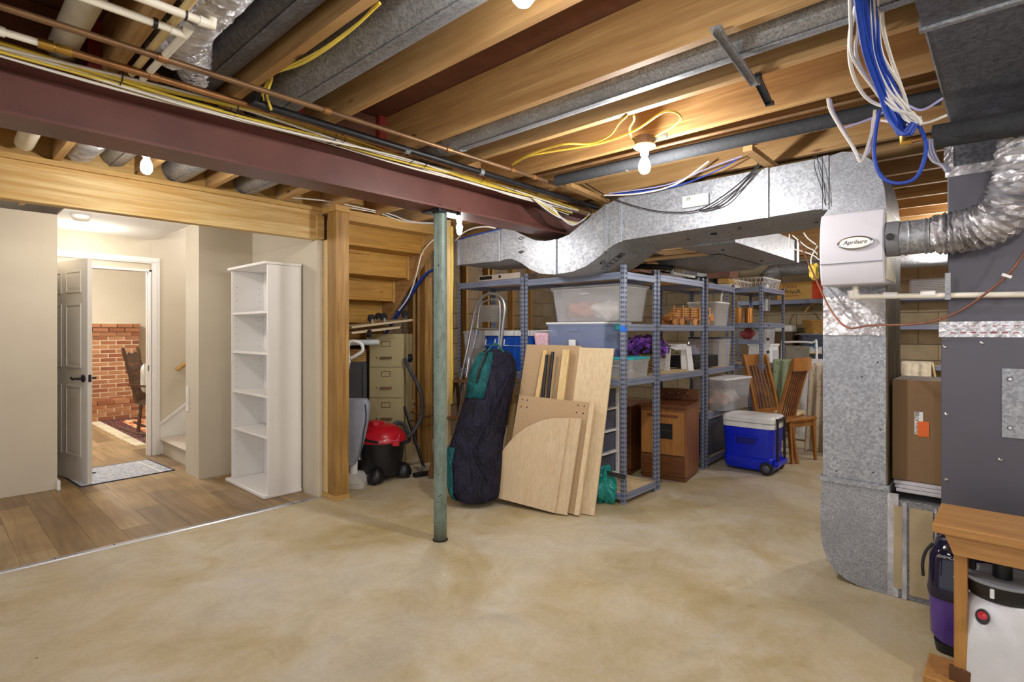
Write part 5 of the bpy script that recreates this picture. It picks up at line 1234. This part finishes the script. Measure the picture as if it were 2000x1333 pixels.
for k in range(9): obj('tread_rib', MB().beam(la(937-.3*k,603+3*k,-.048), la(972-.2*k,603+3*k,-.048), .002, .0015), M['bracket'], al)
obj('rung', MB().tube([la(932,643,-.02), la(974,643,-.02)], .011, 8), M['alu'], al)
for s_ in ((912,760),(976,760)): obj('leg', MB().tube([la(s_[0]+(4 if s_[0]<940 else 0), 700, -.08), (la(s_[0],760,-.1).x-.18, la(s_[0],760,-.1).y, .005)], .014, 10), M['alu'], al)
# old wooden steps
OW = wood('old_ladder_wood', 'z', '#8c6238', '#57381c', rough=.7)
ws_ = thing('wooden_step_ladder', 'old brown wooden step ladder beside the travel bag', 'ladder', (0,0,0)); X2 = 3.36
def lb(u, v, dx=0): return at(u, v, x=X2+dx)
obj('side_rail', MB().beam(lb(886,738), (X2-.16, lb(868,930).y, .02), .02, .07), OW, ws_, bevel=.002); obj('side_rail', MB().beam(lb(918,738), (X2-.16, lb(905,930).y, .02), .02, .07), OW, ws_, bevel=.002)
obj('back_leg', MB().beam(lb(892,738,.05), (X2+.22, lb(886,900).y+.1, .02), .02, .04), OW, ws_); obj('back_leg', MB().beam(lb(912,738,.05), (X2+.22, lb(915,900).y+.05, .02), .02, .04), OW, ws_)
for (a, b, v, dx) in ((881,924,745,0),(873,912,816,-.07),(868,905,880,-.12)): 
    p, q = lb(a, v, dx), lb(b, v, dx); obj('step', MB().beam(p, q, .11, .022), OW, ws_, bevel=.003)
obj('brace_rod', MB().tube([lb(905,752), lb(893,830,-.04)], .006, 6), M['alu'], ws_)

# ------------------------------------------------------------------ rolling cooler
ang = -PI/2      # local +x runs from far-left corner towards near-right corner
cF = at(1508, 931, z=0); e1 = Vector((math.cos(ang), math.sin(ang), 0)); Lc, Dc, Hc = .47, .36, .44
o_ = cF-e1*Lc
ck = thing('rolling_cooler', 'bright blue rolling cooler with a white lid and black wheels on the floor', 'cooler', (o_.x, o_.y, 0), ang)
def rr(x0, x1, y0, y1, c, z, n=4):
    out = []
    for (cx_, cy_, a0) in ((x1-c,y0+c,-90),(x1-c,y1-c,0),(x0+c,y1-c,90),(x0+c,y0+c,180)):
        for k in range(n+1): a = math.radians(a0+90*k/n); out.append(Vector((cx_+c*math.cos(a), cy_+c*math.sin(a), z)))
    return out
obj('body', MB().loft([rr(.02,Lc-.01,.02,Dc-.01,.05,.03), rr(.01,Lc,.0,Dc,.05,.06), rr(.0,Lc,-.008,Dc+.005,.05,.14), rr(.012,Lc-.012,.004,Dc-.006,.05,.155), rr(0,Lc,0,Dc,.05,.43)]), M['royal'], ck)
obj('lid', MB().loft([rr(-.006,Lc+.012,-.008,Dc+.008,.055,.432), rr(-.006,Lc+.012,-.008,Dc+.008,.055,.478)]).loft([rr(-.008,Lc+.014,-.010,Dc+.010,.055,.484), rr(-.008,Lc+.014,-.010,Dc+.010,.055,.525), rr(.01,Lc-.0,.01,Dc-.01,.05,.545), rr(.05,Lc-.05,.05,Dc-.05,.05,.548)]), M['lidw'], ck, label='white lid')
obj('side_handle', MB().box(.12,-.022,.335,.34,-.001,.352).box(.12,-.018,.28,.14,-.001,.335).box(.32,-.018,.30,.34,-.001,.335), M['royal'], ck, bevel=.004)
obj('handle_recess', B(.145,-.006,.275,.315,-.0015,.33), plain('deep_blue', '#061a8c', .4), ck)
for x in (.40,):
    for y in (-.018, Dc-.03):
        c_ = Vector((x+.02, y, .062)); wl_ = MB().cyl(c_, c_+Vector((0,.035,0)), .06, 24); o = obj('wheel', wl_, M['black'], ck, bevel=.004)
        obj('wheel_hub', MB().lathe([(.035,0),(.03,.004),(.012,.006)], (0,0,0), 12, Matrix.Translation(c_) @ Matrix.Rotation(PI/2,4,'X')), M['lidg'], o)
for y in (.07, Dc-.08): obj('tow_rail', MB().tube([(Lc+.028,y,.10),(Lc+.028,y,.50),(Lc+.015,y,.53)], .012, 8), M['black'], ck)
obj('tow_handle', MB().tube([(Lc+.028,.06,.515),(Lc+.03,Dc-.07,.515)], .015, 8), M['black'], ck); obj('tow_base', B(Lc+.001,.04,.08,Lc+.045,Dc-.05,.13), M['royal'], ck, bevel=.005)

# ------------------------------------------------------------------ dining chairs
CW = plain('chair_wood', '#9e6a36', .32, var=.22, sc=7); CW2 = plain('chair_slat_wood', '#845230', .35, var=.22, sc=7)  # slats get a slightly darker brown than the frame
def dining_chair(label, loc, rz, W=.40, lean=.13):      # faces local +y; back posts at y=0
    g = thing('dining_chair', label, 'chair', loc, rz); Hb = 1.10
    def bk(z): 
        t_ = (z-.42)/(Hb-.42); return -lean*max(t_, 0)**1.1+ (-.05*max(0, (.42-z)/.42)**2)
    for s_ in (-1, 1):
        obj('rear_post', MB().loft([[Vector((s_*(W/2-.02+.0*z)+a*.017, bk(z)+b*.017, z)) for a, b in ((-1,-1),(1,-1),(1,1),(-1,1))] for z in (0,.1,.2,.3,.42,.6,.8,Hb-.12,Hb-.02)], False), CW, g, bevel=.003)
        obj('front_leg', MB().loft([[Vector((s_*(W/2-.01)+a*k, .40+.03*(1-z/.42)*1+b*k, z)) for a, b in ((-1,-1),(1,-1),(1,1),(-1,1))] for z, k in ((0,.013),(.2,.016),(.42,.02))], False), CW, g, bevel=.003)
    obj('crest_rail', MB().loft([[Vector((x, bk(Hb)-.02*(1-(2*x/W)**2)+b, Hb-.13+c)) for b, c in ((-.011,0),(.011,0),(.011,.13),(-.011,.13))] for x in [-W/2+W*k/8 for k in range(9)]], False), CW, g, bevel=.003)
    obj('lower_rail', MB().beam((-W/2+.03, bk(.46), .47), (W/2-.03, bk(.46), .47), .025, .07), CW, g, bevel=.003)
    for k in range(6):
        x = -W/2+.07+k*(W-.14)/5
        obj('slat', MB().loft([[Vector((x+a*.009, bk(z)-.012*(1-(2*x/W)**2)+b*.006, z)) for a, b in ((-1,-1),(1,-1),(1,1),(-1,1))] for z in (.50,.65,.8,Hb-.128)], False), CW2, g)
    obj('seat', MB().loft([[Vector((x*k, y*k+.2*(1-k), z)) for x, y in ((-W/2,-.015),(W/2,-.015),(W/2+.02,.43),(0,.445),(-W/2-.02,.43))] for z, k in ((.425,.97),(.435,1),(.455,1),(.46,.97))], False), CW, g, bevel=.003)
    obj('apron', MB().box(-W/2+.03,.39,.365,W/2-.03,.41,.424).box(-W/2+.005,.03,.365,-W/2+.025,.39,.424).box(W/2-.025,.03,.365,W/2-.005,.39,.424), CW, g)
    return g
dining_chair('slat back wooden chair beside the cooler, its back toward the camera', (5.97, 1.73, 0), math.radians(-9), .38, .17)
dining_chair('orange brown slat back chair behind the cooler leaning to the left', (6.40, 2.03, 0), PI-math.radians(20), .40, .17)
# darker Queen Anne chair further back
D3 = plain('mahogany', '#5a2a1a', .3, var=.2)
g = thing('carved_chair', 'dark curved leg chair half hidden by the metal trunk', 'chair', (6.85, 1.36, 0), math.radians(200))
for s_ in (-1,1):
    obj('rear_post', MB().tube(smooth([(s_*.19,0,.0),(s_*.19,.03,.25),(s_*.19,0,.45),(s_*.19,-.04,.70),(s_*.19,-.02,.92),(s_*.18,-.09,1.04)], 4), .02, 8), D3, g)
    obj('front_leg', MB().tube(smooth([(s_*.21,.42,.0),(s_*.2,.40,.2),(s_*.21,.42,.42)], 4), .02, 8), D3, g)
obj('seat', B(-.22,-.01,.42,.22,.44,.47), D3, g, bevel=.01); obj('crest_rail', MB().tube(smooth([(-.18,-.09,1.04),(0,-.11,1.07),(.18,-.09,1.04)], 5), .022, 8), D3, g)
g = thing('seat_cushion', 'cream cushion on the seat of the orange brown slat back chair', 'cushion', (6.37, 1.80, .462)); obj('cover', B(-.15,-.12,0,.15,.12,.045), cloth('#d8c49a'), g, bevel=.018)

# draped cloths
def drape(name, label, pts_top, w0, w1, z0, z1, mat, folds=4, amp=.03, back=.1):
    a, b = Vector(pts_top[0]), Vector(pts_top[1]); d = b-a; nrm = Vector((d.y, -d.x, 0)).normalized()
    if nrm.dot(Vector((-1,-.3,0))) < 0: nrm = -nrm
    def f(u, v):
        base = a.lerp(b, u); k = (w0+(w1-w0)*v); c = (a+b)/2; p = c+(base-c)*k
        if v < .12: q = 1-v/.12; return Vector((p.x, p.y, 0))-nrm*back*q+Vector((0,0,z0+.01*(1-q)))
        vv = (v-.12)/.88; return Vector((p.x, p.y, z0-(z0-z1)*vv))+nrm*(amp*math.sin(u*folds*PI*2+vv)*(.25+vv)+.02*vv)
    o = obj(name, MB().grid(f, 36, 22), mat, solid=.006); return tag(o, label, 'cloth')
t = NT('green_print'); v_ = t.node('ShaderNodeTexVoronoi'); v_.inputs['Scale'].default_value = 30; t.l(t.coord(), v_.inputs['Vector']); GP = t.done(t.ramp(v_.outputs['Distance'], [(.12, '#2f3c2c'), (.2, '#93a283')]), .95)
t = NT('floral_print'); v_ = t.node('ShaderNodeTexVoronoi'); v_.inputs['Scale'].default_value = 26; t.l(t.coord(), v_.inputs['Vector']); FP = t.done(t.ramp(v_.outputs['Distance'], [(.12, '#8a6a5c'), (.24, '#c4b8a4')]), .95)
p, q = at(1508, 705, x=6.75), at(1546, 705, x=6.75); drape('green_cloth', 'green leaf print cloth draped between the two slat back chairs', [(p.x,p.y,0),(q.x,q.y,0)], .9, 1.05, 1.03, .45, GP, 2, .03, .12)
p, q = at(1584, 712, x=6.9), at(1612, 712, x=6.9); drape('floral_cloth', 'beige floral cloth hanging to the floor beside the metal trunk', [(p.x-.15,p.y,0),(q.x-.15,q.y-.1,0)], .8, 1.15, 1.0, .02, FP, 3, .025, .1)
g = thing('folding_table', 'tall white folding table leaning behind the chairs', 'folding table', (7.4, 1.62, 0), -PI/2-.1); obj('panel', MB().beam((-.2,0,.02),(-.2,.12,1.02), .42, .03, up=(0,1,0)), M['lidw'], g, bevel=.004)
obj('panel', MB().beam((.24,0,.02),(.24,.12,.98), .40, .03, up=(0,1,0)), M['lidw'], g, bevel=.004)
g = thing('folding_bed_frame', 'white tubular folding bed frame upright behind the green cloth', 'bed frame', (7.55, 2.02, 0), -PI/2)
obj('frame_tube', MB().tube(smooth([(-.2,0,.02),(-.2,0,1.15),(-.15,0,1.22),(.15,0,1.22),(.2,0,1.15),(.2,0,.02)], 4), .014, 8), M['lidw'], g); obj('mesh_panel', B(-.16,.0,.1,.12,.012,1.18), plain('spotted_canvas', '#8a8478', .9, var=.4, sc=60), g)

# contents of the dark shelving unit
g = thing('clear_drawer_box', 'white small drawer box on the dark shelving unit', 'storage box', (7.02, 2.26, .986)); obj('shell', B(-.16,-.11,0,.16,.14,.20), M['lidw'], g, bevel=.006); obj('drawer_front', B(-.06,-.116,.02,.15,-.1105,.15), plain('pale_drawer', '#c9ccd6', .3), g, bevel=.003); obj('lid', B(-.17,-.12,.2005,.17,.15,.225), M['lidw'], g, bevel=.004)
tote('tall frosted tote with a blue clip on the dark shelving unit', (6.99, 2.28, 1.2125), 0, .26, .24, .24, M['frost'], M['lidg'], M['teal'])
lt = thing('clear_bin_column', 'column of clear latched bins at the left of the dark shelving unit', 'storage box', (6.70, 2.22, .986))
for k in range(3):
    obj('bin', MB().tbox(0,0,.002+.15*k,.145+.15*k,.15,.16,.17,.18), M['frost'], lt); obj('bin_latch', B(-.02,-.105,.12+.15*k,.03,-.0905,.15+.15*k), M['black'], lt, bevel=.002)
for k, (x, c) in enumerate(((6.58, '#b07a3c'), (6.70, '#c98a48'))):
    o = obj('brass_can', MB().cyl((x,2.42-.08*k,1.461),(x,2.42-.08*k,1.64), .045, 16), plain('gold_tin', c, .35, .6)); tag(o, ['gold coloured tin further left on the dark shelving unit','brighter gold coloured tin right of the other one'][k], 'tin')
lump('party_bag', 'red and clear bag of ornaments in the dark shelving unit', 'bag', (6.62, 2.32, 1.33), .07, cloth('#8a3a3c'), 77, (1,1,.9))

# ------------------------------------------------------------------ under the stairs: cabinets, dollies, vacuums
TAN = plain('tan_metal', '#b0a47c', .42, .15, var=.04); GRC = plain('grey_cabinet', '#595b60', .45, .2)
fA = at(720, 911, z=0); fB = at(788, 911, z=0); d_ = (fB-fA); Wf = d_.length; rzf = math.atan2(d_.y, d_.x)
fc = thing('filing_cabinet', 'tan four drawer filing cabinet standing under the stairs', 'filing cabinet', (fA.x, fA.y, 0), rzf)
obj('case', B(0,.012,0,Wf,.50,1.335), TAN, fc, bevel=.003); Z = [.06,.375,.69,1.0,1.295]
for k in range(4):
    dr_ = obj('drawer', B(.012,-.004,Z[k]+.004,Wf-.012,.011,Z[k+1]-.006), TAN, fc, bevel=.002); zc_ = (Z[k]+Z[k+1])/2
    xm = Wf/2
    obj('label_holder', MB().box(xm-.045,-.009,zc_+.06,xm+.045,-.005,zc_+.065).box(xm-.045,-.009,zc_+.11,xm+.045,-.005,zc_+.115).box(xm-.045,-.009,zc_+.065,xm-.04,-.005,zc_+.11).box(xm+.04,-.009,zc_+.065,xm+.045,-.005,zc_+.11), M['bronze'], dr_)
    obj('pull', MB().box(xm-.055,-.022,zc_-.055,xm+.06,-.005,zc_-.043).box(xm-.055,-.03,zc_-.062,xm+.06,-.02,zc_-.055), M['bronze'], dr_); obj('lock', MB().cyl((xm-.09,-.004,zc_-.05),(xm-.09,-.014,zc_-.05), .008, 10), M['chrome'], dr_)
gA = fA-d_.normalized()*.37
gc = thing('grey_cabinet', 'dark grey steel cabinet left of the tan filing cabinet', 'cabinet', (gA.x, gA.y, 0), rzf); obj('case', B(0,.03,0,.34,.26,1.05), GRC, gc, bevel=.003); obj('door', B(.01,.018,.03,.325,.0295,1.02), GRC, gc, bevel=.003); obj('door_edge', B(.30,.014,.04,.306,.018,1.01), M['black'], gc)
u_ = d_.normalized(); n_ = Vector((u_.y, -u_.x, 0))
for k in range(6):
    c = gA+u_*.165-n_*.15; o = obj('stacked_plank', MB().beam(c-u_*.20+Vector((0,0,1.062+.021*k)), c+u_*.165+Vector((0,0,1.062+.021*k)), .22, .018), M['wood_x'], bevel=.001); tag(o, ['lowest','second','third','fourth','fifth','topmost'][k]+' thin brown plank of the pile on the grey cabinet', 'plank', 'planks stacked on the grey cabinet')
def dolly(label, a, b, wheels, thick=.02, wmat=None, down=False, foam=False):
    g = thing('furniture_dolly', label, 'dolly', (0,0,0)); a, b = Vector(a), Vector(b); d = (b-a).normalized(); side = Vector((d.y,-d.x,0)).normalized()
    obj('deck', MB().beam(a, b, .34, thick, up=(0,0,1)), plain('dolly_wood', '#cdbb9c', .7), g, bevel=.002)
    if foam: obj('foam_wrap', MB().tube([a+Vector((0,0,-.0))-side*.17+d*.0, b-side*.17], .028, 10), plain('grey_foam', '#a9aeb4', .9, var=.1, bump=.5), g)
    for t_, s_ in wheels:
        c = a.lerp(b, t_)+side*s_*.12+Vector((0,0,.05)); obj('caster_fork', MB().box(-.012,-.018,-.042,.012,.018,.0, Matrix.Translation(c)), M['chrome'], g)
        w_ = obj('caster_wheel', MB().tube([c+side*.012+Vector((0,0,.012)), c-side*.012+Vector((0,0,.012))], .036, 18), M['black'], g)
    return g
dolly('upper furniture dolly lying upside down on the cabinets, four casters up', at(668, 640, y=4.62)+Vector((0,0,.0)), at(786, 626, y=4.62), ((.35,1),(.55,1),(.70,-1),(.92,1)))
dolly('lower furniture dolly lying under the upper one on the cabinets', at(668, 650, y=4.60)+Vector((0,0,-.005)), at(762, 638, y=4.60)+Vector((0,0,-.01)), ())
g = thing('foam_wrapped_dolly', 'dolly rail wrapped in grey foam with one caster on top', 'dolly', (0,0,0)); a, b = at(668, 670, y=4.40), at(738, 669, y=4.40)
obj('foam_wrap', MB().tube([a, b], .026, 12), plain('grey_foam', '#b4bac0', .9, var=.15, bump=.6), g); c = at(722, 652, y=4.42); obj('caster_wheel', MB().tube([c-u_*.012, c+u_*.012], .036, 18), M['black'], g); obj('caster_fork', MB().beam(c-u_*.02, c-u_*.025+Vector((0,0,-.055)), .02, .02), M['chrome'], g)

# upright vacuum
GV = plain('vac_bag', '#9aa0b0', .85, var=.12, sc=6, bump=.3, bsc=15)
b0 = at(693, 958, z=0)+Vector((0,.06,0)); uv = thing('upright_vacuum', 'grey upright vacuum with a white loop handle beside the corner post', 'vacuum cleaner', (b0.x, b0.y, 0), CR)
obj('floor_head', MB().loft([rr(-.14,.11,-.02,.26,.04,.002), rr(-.14,.11,-.02,.26,.04,.05), rr(-.10,.05,.04,.24,.03,.10)]), plain('vac_white', '#c9c6c0', .5), uv)
obj('neck', MB().tube([(-.02,.14,.08),(-.02,.15,.22)], .035, 10), M['lidw'], uv)
obj('cloth_bag', MB().loft([rr(-.10+dx,.03+dx+w,.08,.2,.04,z) for z, dx, w in ((.18,.0,-.03),(.26,-.01,.02),(.40,-.01,.06),(.58,0,.085),(.72,0,.095),(.76,0,.07))]), GV, uv)
obj('bag_piping', MB().tube(smooth([(.06,.075,.24),(.085,.075,.45),(.11,.08,.6),(.10,.08,.72)], 4), .004, 5), M['black'], uv); obj('front_plate', B(-.105,.068,.30,-.05,.079,.70), plain('vac_grey', '#5a5862', .4), uv)
obj('handle_stem', MB().tube(smooth([(-.09,.16,.74),(-.085,.16,.95),(-.065,.16,1.10)], 4), .012, 8), M['lidw'], uv)
obj('handle_loop', MB().tube(smooth([(-.065,.16,1.08),(-.075,.16,1.20),(-.06,.16,1.265),(.0,.16,1.27),(.05,.16,1.24),(.055,.16,1.19),(.02,.16,1.16),(-.05,.16,1.12)], 4), .015, 8), M['lidw'], uv, label='white loop handle')

# shop vacuum
RD = plain('red_plastic', '#b80f24', .3, var=.1); VB = plain('vac_black', '#17171b', .4, var=.15)
c0 = at(733, 947, z=0)+FWD*.22; sv = thing('shop_vacuum', 'red and black wheeled canister vacuum with a ribbed hose', 'vacuum cleaner', (c0.x, c0.y, 0), CR)
obj('tank', MB().lathe([(.17,.05),(.185,.07),(.20,.20),(.215,.335),(.222,.34),(.222,.352)], n=32), VB, sv)
obj('motor_head', MB().lathe([(.226,.353),(.232,.36),(.228,.39),(.20,.43),(.15,.475),(.10,.50),(.02,.508)], n=32), RD, sv, label='red motor head')
obj('top_knob', MB().lathe([(.08,.49),(.075,.525),(.04,.535),(.01,.536)], (-.05,0,0), 20), RD, sv); obj('carry_handle', MB().tube(smooth([(-.19,-.10,.42),(-.12,-.19,.40),(-.04,-.225,.385),(.03,-.235,.375)], 4), .012, 8), VB, sv)
obj('clear_window', MB().grid(lambda u, v: Vector((.02+.17*u, -.235+.10*u*u+.02*v+.05*v*v, .375+.055*v)), 6, 4), plain('pink_window', '#c8606c', .2), sv)
for k in range(5): obj('vent_slot', MB().beam((-.0+.025*k,-.115+.012*k,.485-.004*k),(.03+.025*k,-.16+.012*k,.455-.004*k), .006, .004), M['black'], sv)
for s_ in (-1,1): obj('latch', B(s_*.17-.03,-.175,.33,s_*.17+.03,-.135,.375), RD, sv, bevel=.004)
for ax, ay in ((-.0,-.22),(.22,.02),(-.22,.04),(.03,.22)):
    obj('caster_arm', MB().lathe([(.075,.03),(.08,.06),(.06,.11),(.02,.14)], (ax*.92, ay*.92, 0), 16), VB, sv); obj('caster', MB().tube([(ax*1.12-.012, ay*1.12, .026),(ax*1.12+.012, ay*1.12, .026)], .026, 14), M['black'], sv)
obj('paper_label', MB().tbox(-.165,-.115,.20,.33,.05,.03,.05,.03), M['lidw'], sv)
def w2l(p): return sv.matrix_basis.inverted() @ Vector(p)
bpy.context.view_layer.update()
Mi = (Matrix.Translation(sv.location) @ Matrix.Rotation(CR, 4, 'Z')).inverted()
hp = [Mi @ p for p in [at(786,855,y=4.32), at(804,848,y=4.34), at(822,815,y=4.36), at(824,780,y=4.38), at(815,750,y=4.42), at(800,722,y=4.46), at(790,700,y=4.50)]]
pth = smooth(hp, 16); obj('hose', MB().tube(pth, .02, 12, radii=[.0205 if i % 2 else .0175 for i in range(len(pth))]), plain('hose_grey', '#3f4248', .5), sv, label='ribbed grey hose')
hp = [Mi @ p for p in [at(764,838,y=4.50), at(775,826,y=4.52), at(788,830,y=4.50), at(796,846,y=4.46), at(800,860,y=4.42), at(785,866,y=4.36)]]
pth = smooth(hp, 12); obj('hose_return', MB().tube(pth, .02, 12, radii=[.0205 if i % 2 else .0175 for i in range(len(pth))]), plain('hose_grey', '#3f4248', .5), sv)
wd = thing('vacuum_wand', 'black vacuum wand with a wide floor nozzle leaning by the double stud', 'vacuum wand', (0,0,0)); a, b = at(790, 795, y=4.56), at(828, 914, z=.05)
obj('tube', MB().tube([a, b], .015, 12), M['black'], wd); c = at(820, 924, z=.02)
obj('nozzle', MB().beam(at(808,929,z=.02), at(846,923,z=.02), .06, .035), M['black'], wd, bevel=.006); obj('nozzle_neck', MB().tube([b, c+Vector((0,.02,.02))], .016, 10), plain('neck_grey', '#8a8c90', .4), wd)
g = thing('black_lantern', 'small round black gadget with a white tag right of the filing cabinet', 'gadget', at(797, 700, y=4.75)); obj('body', MB().tube([(-.03,0,0),(.03,-.02,0)], .045, 18), M['black'], g); obj('white_tag', B(.012,-.052,-.03,.022,-.046,.03), M['lidw'], g); obj('hook', MB().tube([(0,0,.04),(0,.02,.09)], .004, 6), M['blackmetal'], g)
for k, v in enumerate((806, 822)):
    a, b = at(795, v-4, y=4.95), at(850, v+1, y=4.47); o = obj('copper_line', MB().tube([a, (b.x-.15,b.y-.0,a.z), (b.x,4.46,a.z)], .009, 8), M['copper']); tag(o, ['upper thin copper water line across the double stud','lower thin copper water line across the double stud'][k], 'pipe')
g = thing('water_valve', 'small round valve handle on the block wall beside the hose', 'valve', at(806, 790, y=4.9)); obj('wheel', MB().tube([(.03*math.cos(a),0,.03*math.sin(a)) for a in [k*PI/6 for k in range(12)]], .006, 6, closed=True), M['chrome'], g); obj('stem', MB().cyl((0,0,0),(0,.25,0), .008, 8), M['brass'], g)
# cables down the stringer
for k, (mm, lab) in enumerate((('bluecab','dark blue cable running down the stair stringer, upper strand'),('bluecab','dark blue cable running down the stair stringer, lower strand'),('darkcab','black cable running down the stair stringer'))):
    cable('blue_cable' if k < 2 else 'black_cable', lab, [(3.41+.012*k, 3.95, 1.98-.0*k), (3.405+.01*k, 4.28, 1.94), (3.40+.01*k, 4.60, 1.70-.01*k), (3.40+.01*k, 4.95, 1.38), (3.40, 5.2, 1.14)], .010, M[mm])
cable('white_cable', 'white cable hanging in a loose curve below the stair stringer', [at(850,465,y=4.05), at(835,480,y=4.1), at(823,498,y=4.2), at(815,530,y=4.25), at(806,560,y=4.35), at(795,585,y=4.4), at(779,607,y=4.5)], .006, M['whitecab'])
cable('white_cable', 'pair of white cable strands along the landing header, upper one', [at(560,385,y=4.092), at(640,393,y=4.092), at(700,405,y=4.092), at(760,418,y=4.092), at(800,432,y=4.092), at(850,436,y=4.092)], .006, M['whitecab'])
cable('white_cable', 'pair of white cable strands along the landing header, lower one', [at(640,399,y=4.092), at(700,409,y=4.092), at(745,418,y=4.092), at(790,433,y=4.092), at(850,438,y=4.092)], .005, M['whitecab'])
cable('white_cable', 'white cable arching from the pale stud over the duct end', [at(890,470,x=3.45), at(905,455,x=3.42), at(925,446,x=3.40), at(950,443,x=3.38), at(968,446,x=3.37)], .007, M['whitecab'])
cable('blue_cable', 'blue cable lying along the far top of the wide duct', [at(890,472,x=3.42), at(915,462,x=3.40), at(945,455,x=3.38), at(975,448,x=3.37)], .005, M['bluecab'])
for k, pl in enumerate(([(1548,460),(1560,470),(1575,482),(1590,490),(1597,498)],[(1542,458),(1542,485)],[(1550,487),(1570,492),(1590,500),(1600,508)],[(1597,480),(1586,500),(1584,515),(1590,530),(1598,545)],[(1570,455),(1578,466),(1594,478)])):
    cable('white_wire', ['wire draping to the humidifier from the branch duct','short vertical wire at the branch duct end','low wire curling left of the humidifier','white wire looping down beside the humidifier','thin wire above the others left of the humidifier'][k], [at(u,v,x=3.6) for u,v in pl], .004, M['whitecab'])
lump('yellow_wire_nest', 'tangle of yellow wire just left of the humidifier', 'wire', at(1590, 530, x=3.5), .03, M['yellow'], 91, (.6,.8,1.3), amp=.5)

# ------------------------------------------------------------------ bench, carpet washer, sprayer at lower right
BW = wood('bench_wood', 'y', '#cc9c60', '#a8763e', sc=1.0, rough=.35, knots=False); BWz = wood('bench_leg_wood', 'z', '#c2904e', '#9c6c36', sc=1.0, rough=.35, knots=False)
p0 = at(1828, 1024, z=.62)
be = thing('wooden_bench', 'honey coloured wooden bench end at the lower right corner', 'bench', (2.60, .232, 0))
obj('seat_plank', B(-.02, -.80, .605, .315, 0, .64), BW, be, bevel=.006)
obj('apron', MB().prism([(-.75,.604),(-.03,.604),(-.06,.525),(-.75,.525)], lambda a,b,t: (t,a,b), .02, .045), BW, be, bevel=.002)
obj('apron', MB().prism([(-.75,.604),(-.03,.604),(-.06,.525),(-.75,.525)], lambda a,b,t: (t,a,b), .25, .275), BW, be, bevel=.002)
for x in (.04,): obj('leg', B(x-.0, -.10, .05, x+.075, -.06, .604), BWz, be, bevel=.003)
obj('foot', B(.0, -.13, 0, .20, .03, .049), BWz, be, bevel=.006); obj('stretcher', B(.03, -.75, .05, .052, -.046, .10), plain('dark_stretcher', '#5c3a22', .4), be, bevel=.002)

PV = clear('purple_tank', '#5b3f9a', .82, .12); IND = plain('indigo_gloss', '#15122e', .12, var=.1)
cv = Vector((3.03, .165, 0)); cw = thing('carpet_washer', 'glossy dark purple carpet washing machine behind the bench leg', 'carpet washer', (cv.x, cv.y, 0), -PI/2)
obj('base', MB().loft([rr(-.12,.16,-.13,.18,.05,.002), rr(-.13,.17,-.14,.2,.06,.05)]), VB, cw)
obj('tank', MB().loft([rr(-.12,.17,-.14,.18,.07,.052), rr(-.145,.19,-.165,.2,.08,.09), rr(-.15,.20,-.17,.2,.08,.27)]), PV, cw, label='translucent purple tank')
obj('upper_body', MB().loft([rr(-.155,.205,-.175,.2,.08,.272), rr(-.16,.21,-.18,.2,.08,.30), rr(-.155,.205,-.17,.2,.08,.33), rr(-.15,.20,-.165,.2,.08,.46), rr(-.12,.17,-.12,.18,.08,.53), rr(-.07,.12,-.04,.14,.05,.555)]), IND, cw)
obj('water_label', B(-.06,-.1665,.16,.02,-.1655,.24), IND, cw)
obj('carry_grip', MB().tube(smooth([(-.02,-.11,.53),(.03,-.12,.57),(.09,-.11,.56),(.13,-.09,.53)], 4), .014, 8), M['black'], cw)
obj('tank_cap', MB().lathe([(.045,0),(.042,.014),(.02,.018)], (-.02,-.13,.50), 20), VB, cw); obj('port_cap', MB().lathe([(.018,0),(.018,.02)], (-.10,.05,.545), 14), RD, cw, label='red port cap')
lettering('Vax', .062, (.015,-.1775,.375), (0,-1,.06), (0,0,1), M['lidw'], cw, space=1.05)
lettering('CHEMICAL', .018, (-.06,-.163,.475), (0,-1,.3), (0,0,1), M['lidw'], cw)
cw.scale = (.74,.80,.88)
cable('power_cord', 'black power cord with a plug hanging at the left of the carpet washer', [at(1822,1062,x=2.86), at(1808,1078,x=2.84), at(1802,1100,x=2.82), at(1803,1125,x=2.82)], .006, M['black'])
sp_ = (FWD+RGT*.897)*2.04; sy_ = thing('pump_sprayer', 'white tank sprayer with a black collar and red button under the bench', 'sprayer', (sp_.x, sp_.y, 0), CR-.73)
obj('tank', MB().loft([rr(-.125,.125,-.125,.125,.09,.004), rr(-.13,.13,-.13,.13,.09,.03), rr(-.125,.125,-.125,.125,.09,.24), rr(-.11,.11,-.11,.11,.08,.36), rr(-.08,.08,-.08,.08,.07,.405)]), plain('sprayer_white', '#dcdfe6', .35), sy_)
obj('collar', MB().lathe([(.075,.38),(.10,.39),(.118,.425),(.125,.455),(.112,.46),(.10,.43)], n=28), VB, sy_, label='black collar bowl'); obj('collar_rim', MB().lathe([(.124,.4555),(.127,.462),(.118,.466),(.112,.461)], n=28), plain('grey_rim', '#9aa0a8', .4), sy_)
obj('pump_handle', MB().tube(smooth([(-.09,0,.47),(-.085,0,.52),(-.03,0,.535),(.05,0,.535),(.09,0,.50),(.085,0,.465)], 4), .015, 8), M['black'], sy_)
obj('pump_shaft', MB().cyl((0,0,.43),(0,0,.53), .03, 14), VB, sy_)
Mr = Matrix.Translation((-.055,-.118,.335)) @ Matrix.Rotation(math.radians(70),4,'X')
obj('valve_base', MB().lathe([(.022,0),(.020,.018),(.012,.02)], (0,0,0), 16, Mr, sy=1.3), VB, sy_); obj('red_button', MB().lathe([(.015,.0205),(.014,.032),(.005,.034)], (0,.004,0), 16, Mr), RD, sy_, label='red button')
obj('white_toggle', B(-.035,-.13,.415,-.022,-.112,.45), M['lidw'], sy_, bevel=.003)
sy_.scale = (.98,.98,.96)
